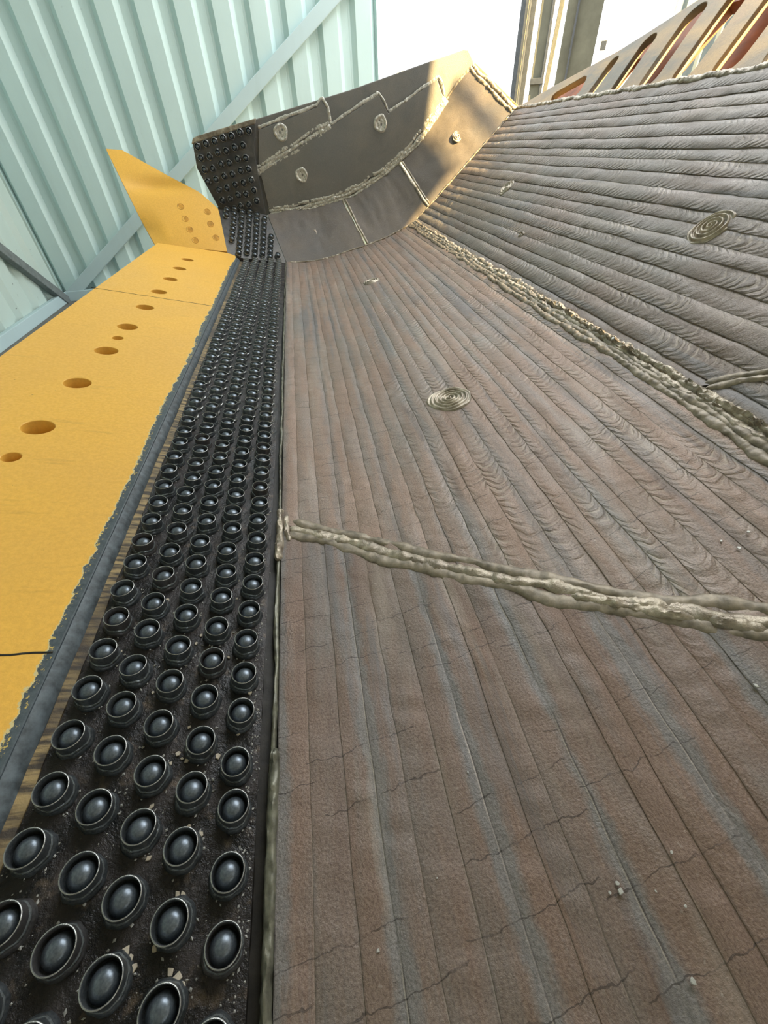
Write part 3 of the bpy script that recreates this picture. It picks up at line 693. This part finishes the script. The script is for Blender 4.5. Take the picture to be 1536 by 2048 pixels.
s_ = np.linspace(S2 + .03, 1.2, 30); a, b_ = on_floor(s_, seam3(s_)); weld('weld_seam', a, b_, (.014, .014), (-.006, .007), (.003, .003), 5, 'short weld on the back plate at the right edge', flank=(0, 1))
y_ = np.linspace(YN, YE, 80); C_ = np.stack([.0075 + 0 * y_, y_, -.4515 + 0 * y_], -1); weld('edge_weld', C_, np.tile((-.5, 0, .87), (80, 1)), (.0060,), (0,), (.0028,), 6, 'thin weld bead along the stud groove', n_per=200, mat='weld_dark')
weld('edge_weld', [(.008, .16, -.449), (.008, -.05, -.449), (.008, YN, -.449)], np.tile((-.4, 0, .9), (3, 1)), (.010,), (0,), (.005,), 7, mat='weld_dark')
weld('edge_weld', [(.010, .52, -.448), (.010, .41, -.448)], np.tile((-.3, 0, .95), (2, 1)), (.012,), (0,), (.007,), 8)
weld('edge_weld', [(.0195, .505, -.447), (.020, .462, -.447), (.023, .447, -.447)], np.tile((-.2, 0, .98), (3, 1)), (.009,), (0,), (.006,), 9)
# groove floor and dark foot weld beside the studs
y_ = np.linspace(YN, 2.46, 120); part('stud_groove', strip_mesh('stud_groove', (-.013, -.0105, -.0055, .002, .012), (-.456, -.4600, -.4655, -.4650, -.4655), YN, 2.46, 240, .0010), M['groove'], 'dark groove between studs and floor')
# side wall welds
nS = lambda k: np.tile((0, -1, 0), (k, 1))
def sidew(pts, w, o, h, seed, label=None): P_ = [(x, YS - .009, z) for x, z in pts]; return weld('side_weld', P_, nS(len(P_)), w, o, h, seed, label, ripple=.008, mat='weld_side')
sidew([(-.148, -.120), (.029, .004), (.187, .118)], (.020, .018, .016), (-.014, .001, .014), (.006, .006, .005), 11, 'rough weld between the two side wear plates')
sidew([(-.140, .036), (.120, .168), (.136, .199)], (.014,), (0,), (.004,), 12)
sidew([(.136, .199), (.168, .172), (.187, .118)], (.012,), (0,), (.006,), 13)
sidew([(.190, .118), (.393, .270)], (.013,), (0,), (.004,), 14); sidew([(.393, .272), (.420, .252), (.447, .220)], (.011,), (0,), (.006,), 15)
sidew([(.452, .218), (.654, .378)], (.013,), (0,), (.005,), 16); sidew([(.654, .382), (.676, .366), (.705, .326)], (.013,), (0,), (.007,), 17)
sidew([(-.084, -.272), (.12, -.207), (.318, -.119), (.478, .003), (.605, .135), (.676, .249), (.712, .322)], (.018, .017, .016), (-.013, .001, .014), (.006, .007, .006), 18, 'long curved weld under the large side plate')
def cornw(t, seed):
    x, z, _, _ = prof(t * STOP); A = np.array((float(x), YE, float(z))); B = c2(np.array(t)); nn = np.array((-.4, -.75, .5)); nn /= np.linalg.norm(nn)
    return weld('side_weld', [A + (B - A) * .02, A + (B - A) * .95], np.tile(nn, (2, 1)), (.010, .010), (-.007, .007), (.004, .004), seed)
cornw(TC1, 41); cornw(TC2, 42)
tt = np.linspace(.012, .985, 50); x, z, nx, nz = prof(tt * STOP); weld('edge_weld', np.stack([x + nx * .003, np.full(50, YE - .003), z + nz * .003], -1), np.stack([nx, np.full(50, -.7), nz], -1), (.009,), (0,), (.004,), 44, 'thin weld round the foot of the corner plates')
tt = np.linspace(.93, .985, 8)
A = c2(np.array(.985)); x, z, _, _ = prof(.985 * STOP); B = np.array((float(x), YE, float(z)))
weld('edge_weld', [A, B], np.tile((-.5, -.7, .5), (2, 1)), (.02, .016), (-.008, .008), (.007, .006), 45, 'thick bright weld along the corner peak')
t_ = np.linspace(.70, .985, 12); A_ = c2(t_); weld('edge_weld', A_ + np.array((0, -.002, 0)), np.tile((-.3, -.9, .2), (12, 1)), (.012,), (0,), (.004,), 46)
# red-primed end cap above the corner plate
A2 = A + np.array((.018, .008, .018)); B2 = B + np.array((.017, .003, .022))
part('corner_cap', prism('corner_cap', [A + (0, .004, 0), B + (0, .004, 0), B2, A2], np.cross(B - A, A2 - A) * (1 if np.cross(B - A, A2 - A)[1] < 0 else -1), .05, .003), M['redlead'], 'orange-red primed top edge of the corner')

# plug welds: discs of concentric weld rings
def plug(pos, nrm, r, h, seed, ringw=.0085, label=None, squash=1.0):
    nrm = Vector(nrm).normalized(); rot = Vector((0, 0, 1)).rotation_difference(nrm).to_matrix(); rr = np.random.default_rng(seed); ph = rr.random(5) * 6.28
    nr_, ns = 30, 56; V = []; F = []
    for i in range(nr_):
        f = i / (nr_ - 1)
        for k in range(ns):
            a = 2 * PI * k / ns; edge = 1 + .05 * math.sin(2 * a + ph[0]) + .04 * math.sin(3 * a + ph[1]) + .02 * math.sin(7 * a + ph[2])
            rad = f * r * edge; wv = rad + .0020 * math.sin(a + ph[3]) + ringw * a / (2 * PI)
            z = h * (1 - f ** 6) * (.55 + .45 * math.cos(2 * PI * wv / ringw)) + .0009 * math.sin(5 * a + ph[4]) * f - (.003 if i == nr_ - 1 else 0)
            v = rot @ Vector((rad * math.cos(a), rad * math.sin(a) * squash, z)); V.append(tuple(v + Vector(pos)))
    for i in range(nr_ - 1):
        for k in range(ns): F.append((i * ns + k, i * ns + (k + 1) % ns, (i + 1) * ns + (k + 1) % ns, (i + 1) * ns + k))
    F.append(tuple(range(ns))[::-1])
    return part('plug_weld', mesh('plug_weld', V, F, True), M['weld'], label)
def rough_plug(pos, nrm, r, seed):
    nrm = Vector(nrm).normalized(); rot = Vector((0, 0, 1)).rotation_difference(nrm).to_matrix(); ph = np.random.default_rng(seed).random(6) * 6.28
    V = []; F = []; nr_, ns = 18, 40
    for i in range(nr_):
        f = i / (nr_ - 1)
        for k in range(ns):
            a = 2 * PI * k / ns; rad = f * r * (1 + .05 * math.sin(3 * a + ph[0]) + .03 * math.sin(5 * a + ph[1]))
            x, y = rad * math.cos(a), rad * math.sin(a)
            z = .001 + .0045 * math.exp(-((f - .78) / .16) ** 2) * (1 + .5 * math.sin(2 * a + ph[2]) + .3 * math.sin(9 * a + ph[3])) + .0016 * math.sin(260 * x + ph[4]) * math.sin(230 * y + ph[5]) * (1 - f) - (.004 if i == nr_ - 1 else 0)
            V.append(tuple(rot @ Vector((x, y, z)) + Vector(pos)))
    for i in range(nr_ - 1):
        for k in range(ns): F.append((i * ns + k, i * ns + (k + 1) % ns, (i + 1) * ns + (k + 1) % ns, (i + 1) * ns + k))
    return part('plug_weld', mesh('plug_weld', V, F, True), M['weld_side'])
def fplug(s, y, r, h, seed, label=None, rw=.0085):
    x, z, nx, nz = (float(q) for q in prof(s)); return plug((x + nx * .003, y, z + nz * .003), (nx, 0, nz), r, h, seed, rw, label)
fplug(.357, .762, .046, .0058, 1, 'round plug weld in the middle of the brown floor')
fplug(.947, .822, .038, .0075, 2, 'ragged plug weld on the back plate')
fplug(.345, 1.795, .034, .004, 3, 'far plug weld on the brown floor'); fplug(.950, 1.825, .032, .003, 4, 'far plug weld on the back plate')
fplug(.815, 1.42, .012, .004, 5)
for (x, z, r) in ((-.037, .043, .034), (.421, .170, .034), (.068, -.094, .031)): rough_plug((x, YS - .0115, z), (0, -1, 0), r, int(x * 100) + 50)
for i, p in enumerate(((.137, 2.573, -.316), (.508, 2.580, -.119), (.781, 2.560, .198))): plug(p, (-.35, -.75, .56), .026, .004, 70 + i, .010)

# ------------------------------------------------------------------ slotted spill guard
gO = Vector((.992, 0, .325)); ga = math.radians(62); gv = Vector((math.cos(ga), 0, math.sin(ga)))
gout = [(2.46, -.03), (2.462, .020), (2.26, .077), (1.90, .160), (1.792, .197), (1.656, .248), (1.42, .335), (1.20, .36), (-.75, .36), (-.75, -.03)]
gh = [[(2.165, .022), (2.174, .040), (2.165, .052), (2.020, .094), (1.998, .091), (1.985, .080), (1.962, .040), (1.972, .022), (1.990, .016), (2.10, .014)],
      slot(1.868, .036, 1.880, .118, .021), slot(1.722, .036, 1.750, .155, .028), slot(1.573, .040, 1.612, .200, .033), slot(1.432, .044, 1.478, .235, .036), slot(1.287, .046, 1.330, .24, .038), slot(1.140, .046, 1.18, .24, .038)]
gh += [slot(y, .046, y + .04, .24, .038) for y in (.99, .84, .69, .54, .39, .24)]
gme = holed('spill_guard', gout, gh, .016, gO + Vector((0, 1, 0)).cross(gv) * .018, (0, 1, 0), gv, .0022)
guard2 = part('spill_guard', gme, M['guard'], 'slotted guard plate of worn yellowish paint above the back')
gme.polygons.foreach_set('use_smooth', [True] * len(gme.polygons)); gme.set_sharp_from_angle(angle=math.radians(30))
gnv = Vector((0, 1, 0)).cross(gv)           # faces the inside of the bucket
back_dir = -gnv if gnv.x < 0 else gnv
def gpt(y, v, d): return gO + Vector((0, y, 0)) + gv * v + back_dir * d
def rib(y0, y1, v0, v1, d0, d1):
    pts = [gpt(y, v, d) for d in (d0, d1) for (y, v) in ((y0, v0), (y1, v0), (y1, v1), (y0, v1))]
    me = bpy.data.meshes.new('guard_rib'); me.from_pydata([tuple(p) for p in pts], [], [(0, 1, 2, 3), (7, 6, 5, 4), (0, 4, 5, 1), (1, 5, 6, 2), (2, 6, 7, 3), (3, 7, 4, 0)]); return fix(me)
# brown stiffeners behind the guard, seen through its slots
for y0, y1, v0, v1 in ((2.05, 2.42, -.02, .145), (1.90, 2.035, -.02, .205), (1.60, 1.775, -.02, .30), (1.25, 1.435, -.02, .44), (1.80, 1.96, .175, .25), (1.44, 1.60, .275, .44)):
    part('guard_rib', rib(y0, y1, v0, v1, .055, .085), M['rust'], 'rust-brown stiffener seen through the guard slots')
y_ = np.linspace(YN, YE, 60); x, z, nx, nz = (float(q) for q in prof(STOP - .006)); weld('edge_weld', np.stack([0 * y_ + x + nx * .004, y_, 0 * y_ + z + nz * .004], -1), np.tile((nx, 0, nz), (60, 1)), (.016,), (0,), (.0055,), 51, 'weld along the foot of the guard')

# ------------------------------------------------------------------ loose ceramic chips and steel flakes (world frame)
def to_world(p): return RB @ Vector(p) + Vector((0, 0, EYE))
def chip_mesh(seed, s):
    r = random.Random(seed); bm = bmesh.new(); n = r.randint(4, 6); pts = [(s * r.uniform(.7, 1.1) * math.cos(2 * PI * k / n + .3), s * r.uniform(.5, 1.0) * math.sin(2 * PI * k / n + .3)) for k in range(n)]
    a = [bm.verts.new((x, y, s * .55)) for x, y in pts]; b = [bm.verts.new((x * 1.08, y * 1.08, 0)) for x, y in pts]; bm.faces.new(a); bm.faces.new(b[::-1])
    for i in range(n): bm.faces.new((a[i], b[i], b[(i + 1) % n], a[(i + 1) % n]))
    bmesh.ops.recalc_face_normals(bm, faces=bm.faces); bmesh.ops.bevel(bm, geom=bm.edges[:], offset=s * .1, segments=1, affect='EDGES'); me = bpy.data.meshes.new('ceramic_chip'); bm.to_mesh(me); bm.free(); return me
CHIPS = []
CHIPS = [(-.0792, .1655, .0027), (-.0753, .1608, .0021), (-.0706, .1581, .0027), (-.0735, .1888, .0022), (-.0471, .176, .0019), (-.0459, .1699, .0021), (-.049, .1658, .0021), (-.0438, .1595, .0032), (-.0849, .1576, .0027), (-.0269, .1777, .0021), (-.067, .1998, .0019), (-.093, .1252, .0024), (-.0604, .1065, .0026), (-.05, .0999, .0023), (-.0872, .0895, .0028), (-.0615, .0642, .0025), (-.0571, .0632, .0028), (-.0548, .0603, .0015), (-.0905, .0385, .0036), (-.0865, .034, .003), (-.0837, .0288, .0035), (-.0587, .0228, .003), (-.053, .0195, .0037), (-.0491, .0152, .0025), (-.0717, .0366, .0025), (-.0853, .3147, .0021), (-.0834, .3203, .0018), (-.0814, .282, .0024), (-.0444, .2623, .0023), (-.0776, .2923, .0024), (-.1241, .3451, .0022), (-.0263, .2241, .0019), (-.0196, .2236, .0028), (-.0183, .2197, .0028), (-.0425, .3449, .0019), (-.142, .3038, .0025), (-.1143, .2272, .002), (-.1569, .2761, .0021)]
for k, (x, y, s) in enumerate(CHIPS):
    o = link('ceramic_chip', chip_mesh(k, s), M['ceramic'], None, 'small pale broken ceramic chip lying on the black plate among the studs', 'chip', 'ceramic chips among the studs')
    o.matrix_world = Matrix.Translation(to_world((x, y, ZS + .0004))) @ RB @ Matrix.Rotation(random.random() * 6, 4, 'Z')
FL = [(.2634, .0067, .003, 'larger pale flake wedged in a bead groove of the brown floor'), (.2638, .0112, .0018, None), (.2556, .0073, .0014, None), (.2831, -.0417, .0024, None), (.4545, .1111, .0026, 'round grey pellet lying alone on the brown floor at the right edge'), (.539, .2604, .0018, None), (.5472, .2452, .0022, None), (.57, .26, .0022, None), (.0757, .0085, .0017, None), (.302, -.0089, .0014, None), (.312, .0197, .0014, None), (.2876, .002, .001, None), (.1774, .1057, .001, None), (.1294, .0395, .001, None)]
FL.append((.690, .725, .0065, 'pale slag nugget sitting on the rough weld between floor and back'))
for k, (s, y, r_, lb) in enumerate(FL):
    x, z, nx, nz = (float(q) for q in prof(s)); nn = Vector((nx, 0, nz))
    o = link('metal_flake', chip_mesh(100 + k, r_), M['bright'], None, lb or 'tiny bright metal flake lying loose on the bead-covered floor', 'flake', None if lb else 'metal flakes on the floor plate')
    o.matrix_world = Matrix.Translation(to_world(Vector((x, y, z)) + nn * (.0032 if r_ < .005 else .0085))) @ RB @ Vector((0, 0, 1)).rotation_difference(nn).to_matrix().to_4x4() @ Matrix.Rotation(random.random() * 6, 4, 'Z')

# ------------------------------------------------------------------ the shed (world frame; EYE above the floor)
def st(name, me, mat): return link(name, me, mat, None, None, None, None, 'structure')
WC = Vector((-1.9188, 3.9287, 0)); WD = Vector((.99765, .0685, 0)).normalized(); WN = Vector((WD.y, -WD.x, 0))   # far wall: corner, run, face normal
ROOF = EYE + 2.6
def sheet(name, origin, run, nrm, u0, length, h0, h1, period, first, depth, lap=None):
    """trapezoidal steel sheet: broad raised pans, narrow troughs, sloping webs"""
    us, ds = [u0], [0.0]
    k = first - period * math.ceil((first - u0) / period)
    while k < u0 + length:
        for du, d in ((0, 0), (.030, -depth), (.072, -depth), (.074, -depth - .001), (.078, -depth - .001), (.080, -depth), (.092, -depth), (.122, 0)):
            if u0 < k + du < u0 + length: us.append(k + du); ds.append(d)
        k += period
    us.append(u0 + length); ds.append(0.0); zs = np.linspace(h0, h1, 2)
    P = np.zeros((len(us), 2, 3))
    for i, (u, d) in enumerate(zip(us, ds)):
        for j, z in enumerate(zs): q = origin + run * u + nrm * d; P[i, j] = (q.x, q.y, z)
    me = grid_mesh(name, P, None, False)
    bm = bmesh.new(); bm.from_mesh(me); g = bmesh.ops.extrude_face_region(bm, geom=bm.faces[:])
    for v in [e for e in g['geom'] if isinstance(e, bmesh.types.BMVert)]: v.co -= nrm * .012
    bmesh.ops.recalc_face_normals(bm, faces=bm.faces); bm.to_mesh(me); bm.free(); return me
st('wall_end', sheet('wall_end', WC, WD, WN, 0, 2.615, 0, ROOF, .2217, .364 - .008, .036), M['sheet'])
LD = Vector((.0234, -.9997, 0)); LN = Vector((.9997, .0234, 0))
st('wall_left', sheet('wall_left', WC, LD, LN, 0, 7.2, 0, ROOF, .25, .16, .03), M['sheet_dirty'])
st('floor', box('floor', (-12, -8, -.1), (18, 24, 0)), M['ground'])
# flat bars bracing the sheeting
def bar(name, p, q, nrm, w, t, mat, tr):
    p, q = Vector(p), Vector(q); d = (q - p).normalized(); s_ = d.cross(nrm).normalized() * (w / 2)
    me = prism(name, [p - s_ + nrm * t, q - s_ + nrm * t, q + s_ + nrm * t, p + s_ + nrm * t], nrm, t, .004)
    return st(tr, me, mat)
def W(u, z): return WC + WD * u + Vector((0, 0, z + EYE))
def Lw(u, z): return WC + LD * u + Vector((0, 0, z + EYE))
bar('trim_1', W(.02, -.835), W(2.60, .86), WN, .075, .03, M['brace'], 'trim_1')
bar('trim_2', Lw(.03, -.85), Lw(1.5, .40), LN, .062, .045, M['brace_dark'], 'trim_2')
bar('trim_3', Lw(0, -.815), Lw(4.5, -.815), LN, .07, .035, M['brace'], 'baseboard_left')
bar('trim_4', W(0, -.815), W(2.6, -.815), WN, .07, .035, M['brace'], 'baseboard_end')
# roof, out of view; its gap is shaped to throw the sun patch
sun_gap = [(3.16, .64), (3.518, .28), (3.69, .07), (3.70, -.20), (3.705, -2.0), (4.4, -2.0), (4.4, 1.2), (3.4, 1.2)]
roof = holed('ceiling', [(-2.1, -4.2), (6.5, -4.2), (6.5, 4.15), (-2.1, 4.15)], [sun_gap], .08, (0, 0, ROOF + .08), (1, 0, 0), (0, 1, 0))
st('ceiling', roof, M['roofm'])
st('wall_rear', box('wall_rear', (-2.1, -4.3, 0), (2.2, -4.2, ROOF)), M['roofm'])  # unseen wall added to hold back light from behind, open on the right
pa, pb = Vector((3.388, .528, ROOF)), Vector((3.848, .031, ROOF)); pd = (pb - pa).normalized(); pw = Vector((-pd.y, pd.x, 0)) * .010
st('shadow_bar', prism('shadow_bar', [pa - pw, pb - pw, pb + pw, pa + pw], (0, 0, 1), .03), M['postm'])  # bar added only to cast the dark stripe across the sun patch

# ------------------------------------------------------------------ outside, beyond the open end of the shed
def az(a, d): return Vector((math.sin(math.radians(a)) * d, math.cos(math.radians(a)) * d, 0))
def hbox(name, a0, a1, d, z0, z1, depth, lean=0.0, bev=.006):
    """upright member whose face runs between two bearings at range d"""
    p, q = az(a0, d), az(a1, d); f = Vector((-(p + q).x, -(p + q).y, 0)).normalized(); t = Vector((lean, 0, 0))
    return prism(name, [p + Vector((0, 0, z0)), q + Vector((0, 0, z0)), q + t + Vector((0, 0, z1)), p + t + Vector((0, 0, z1))], f, depth, bev)
def emp(name, loc, label, cat, group=None):
    o = bpy.data.objects.new(name, None); COL.objects.link(o); o.location = loc; tag(o, label, cat, group); return o
def child(name, me, mat, par): me.transform(Matrix.Translation(-par.location)); return link(name, me, mat, par)
D1 = 7.5
p1 = emp('steel_column', az(22.6, D1), 'grey steel column standing just right of the bright opening', 'column')
child('flange', hbox('flange', 22.25, 23.05, D1, 0, 6.5, .02), M['postm'], p1)
child('web', hbox('web', 22.95, 23.12, D1 + .02, 0, 6.5, .16), M['postm'], p1)
child('flange', hbox('flange', 23.10, 23.55, D1 + .16, 0, 6.5, .02), M['postm'], p1)
child('conduit', hbox('conduit', 22.85, 22.92, D1 - .03, 0, 6.5, .02), M['cream'], p1)
D2 = 11.0
p2 = emp('wall_panel', az(24.4, D2), 'narrow grey weathered panel behind the steel column', 'panel')
child('board', hbox('board', 23.95, 25.1, D2, .95, 7, .06), M['conc'], p2); child('rail', hbox('rail', 23.9, 25.1, D2 - .05, 1.52, 1.60, .05), M['postm'], p2)
child('mullion', hbox('mullion', 24.85, 25.1, D2 - .04, .0, 7, .05), M['postm'], p2)
p3 = emp('leaning_strut', az(24.9, 9), 'pale strut leaning to the right beside the grey panel', 'strut')
child('bar', hbox('bar', 24.75, 25.15, 9.0, 0, 6.0, .10, .34), M['cream'], p3)
p4 = emp('concrete_building', az(27.6, 14), 'pale concrete wall with one dark vertical pipe seen over the guard', 'building')
child('wall', hbox('wall', 26.15, 29.05, 14, 0, 9, .3, 0, .02), M['conc'], p4); child('pipe', hbox('pipe', 26.95, 27.12, 13.9, 0, 9, .1), M['postm'], p4)
p5 = emp('gate_post', az(29.6, 12.5), 'thin white post with a latch right of the concrete wall', 'post')
child('post', hbox('post', 29.25, 29.75, 12.5, 0, 7, .06, .15), mat_plain('white_paint', srgb(232, 232, 224), .5, 0, .05), p5); child('latch', hbox('latch', 29.5, 29.95, 12.42, 2.0, 2.12, .05), M['postm'], p5)
p6 = emp('far_post', az(11.9, 16), 'faint cream post far out in the bright opening', 'post')
child('post', hbox('post', 11.2, 11.9, 16, 0, 9, .2), mat_plain('bright_cream', srgb(250, 244, 214), .6, 0, .03), p6)
# corrugated canopy at the top right, and the lit shed wall seen through the guard slots
M['canopy'] = mat_sheet('canopy_sheet', srgb(112, 124, 126), .2)
cm = sheet('canopy', Vector((7.6, 11.0, 0)), Vector((1, 0, 0)), Vector((0, -1, 0)), 0, 6.5, EYE + 1.62, EYE + 4.0, .30, .1, .05)
link('corrugated_canopy', cm, M['canopy'], None, 'ribbed pale sheet canopy hanging above the bright yard', 'canopy')
fm = sheet('shed', Vector((5.25, 7.45, 0)), Vector((.9, -.44, 0)).normalized(), Vector((-.44, -.9, 0)).normalized(), 0, 6.0, 0, EYE + 1.05, .16, .05, .03)
link('corrugated_fence', fm, M['canopy'], None, 'pale corrugated sheet fence seen through a guard slot', 'fence')
# distant hills
hp = []
for k in range(41):
    a = 8 + k * 1.2; hp.append((a, 2.1 + .7 * math.sin(k * .5) + .4 * math.sin(k * 1.3)))
V = []; F = []
for a, e in hp:
    p = az(a, 90); V += [(p.x, p.y, -.05), (p.x, p.y, 90 * math.tan(math.radians(e))), (p.x * 1.3, p.y * 1.3, 90 * math.tan(math.radians(e)) * 1.05), (p.x * 1.5, p.y * 1.5, -.05)]
for k in range(40):
    for j in range(3): F.append((k * 4 + j, (k + 1) * 4 + j, (k + 1) * 4 + j + 1, k * 4 + j + 1))
st('hills', fix(mesh('hills', V, F)), mat_plain('hazy_hill', srgb(170, 200, 208), .9, 0, .05, .05))
st('ground', box('ground', (-60, 24.0, -.1), (160, 140, 0)), mat_plain('yard_ground', srgb(205, 200, 188), .9, 0, .08, 2))

# ------------------------------------------------------------------ light
w = bpy.data.worlds.new('World'); sc.world = w; w.use_nodes = True; nt = w.node_tree; nt.nodes.clear()
wo = nt.nodes.new('ShaderNodeOutputWorld'); bg = nt.nodes.new('ShaderNodeBackground'); nt.links.new(bg.outputs[0], wo.inputs[0])
bg.inputs[0].default_value = (.93, .97, 1.0, 1); bg.inputs[1].default_value = 1.6
sun = bpy.data.lights.new('sun', 'SUN'); so = bpy.data.objects.new('sun', sun); COL.objects.link(so)
sd = Vector((.62549, -.52120, .58062)); so.rotation_euler = sd.to_track_quat('Z', 'Y').to_euler(); so.location = (4, -3, 6)
sun.energy = 25.0; sun.angle = math.radians(0.5); sun.color = (1.0, .70, .30)

# area lamp added under the roof to brighten the far half of the bay
al = bpy.data.lights.new('fill_light', 'AREA'); al.shape = 'RECTANGLE'; al.size = 2.6; al.size_y = 2.2; al.energy = 100; al.color = (.95, .98, 1.0)
ao = bpy.data.objects.new('fill_light', al); COL.objects.link(ao); ao.location = (1.9, 2.95, ROOF - .02)
# ------------------------------------------------------------------ camera
cam = bpy.data.cameras.new('camera'); co = bpy.data.objects.new('camera', cam); COL.objects.link(co); sc.camera = co
cam.sensor_fit = 'HORIZONTAL'; cam.sensor_width = 36.0; cam.lens = 815.0 / 1536 * 36; cam.clip_start = .01; cam.clip_end = 500
fw = Vector((.25935121, .73335178, -.62843645)).normalized(); rt = Vector((0.965074323413542, -0.1718652635253312, 0.19772172738791913)); rt = (rt - fw * rt.dot(fw)).normalized(); up = rt.cross(fw)
Mc = Matrix((rt, up, -fw)).transposed().to_4x4()
co.matrix_world = Matrix.Translation((0, 0, EYE)) @ RB @ Mc

sc.view_settings.view_transform = 'Standard'; sc.view_settings.look = 'None'; sc.view_settings.gamma = 1.0; sc.view_settings.use_curve_mapping = False
sc.view_settings.exposure = 0.8
sc.cycles.use_denoising = True; sc.cycles.max_bounces = 8
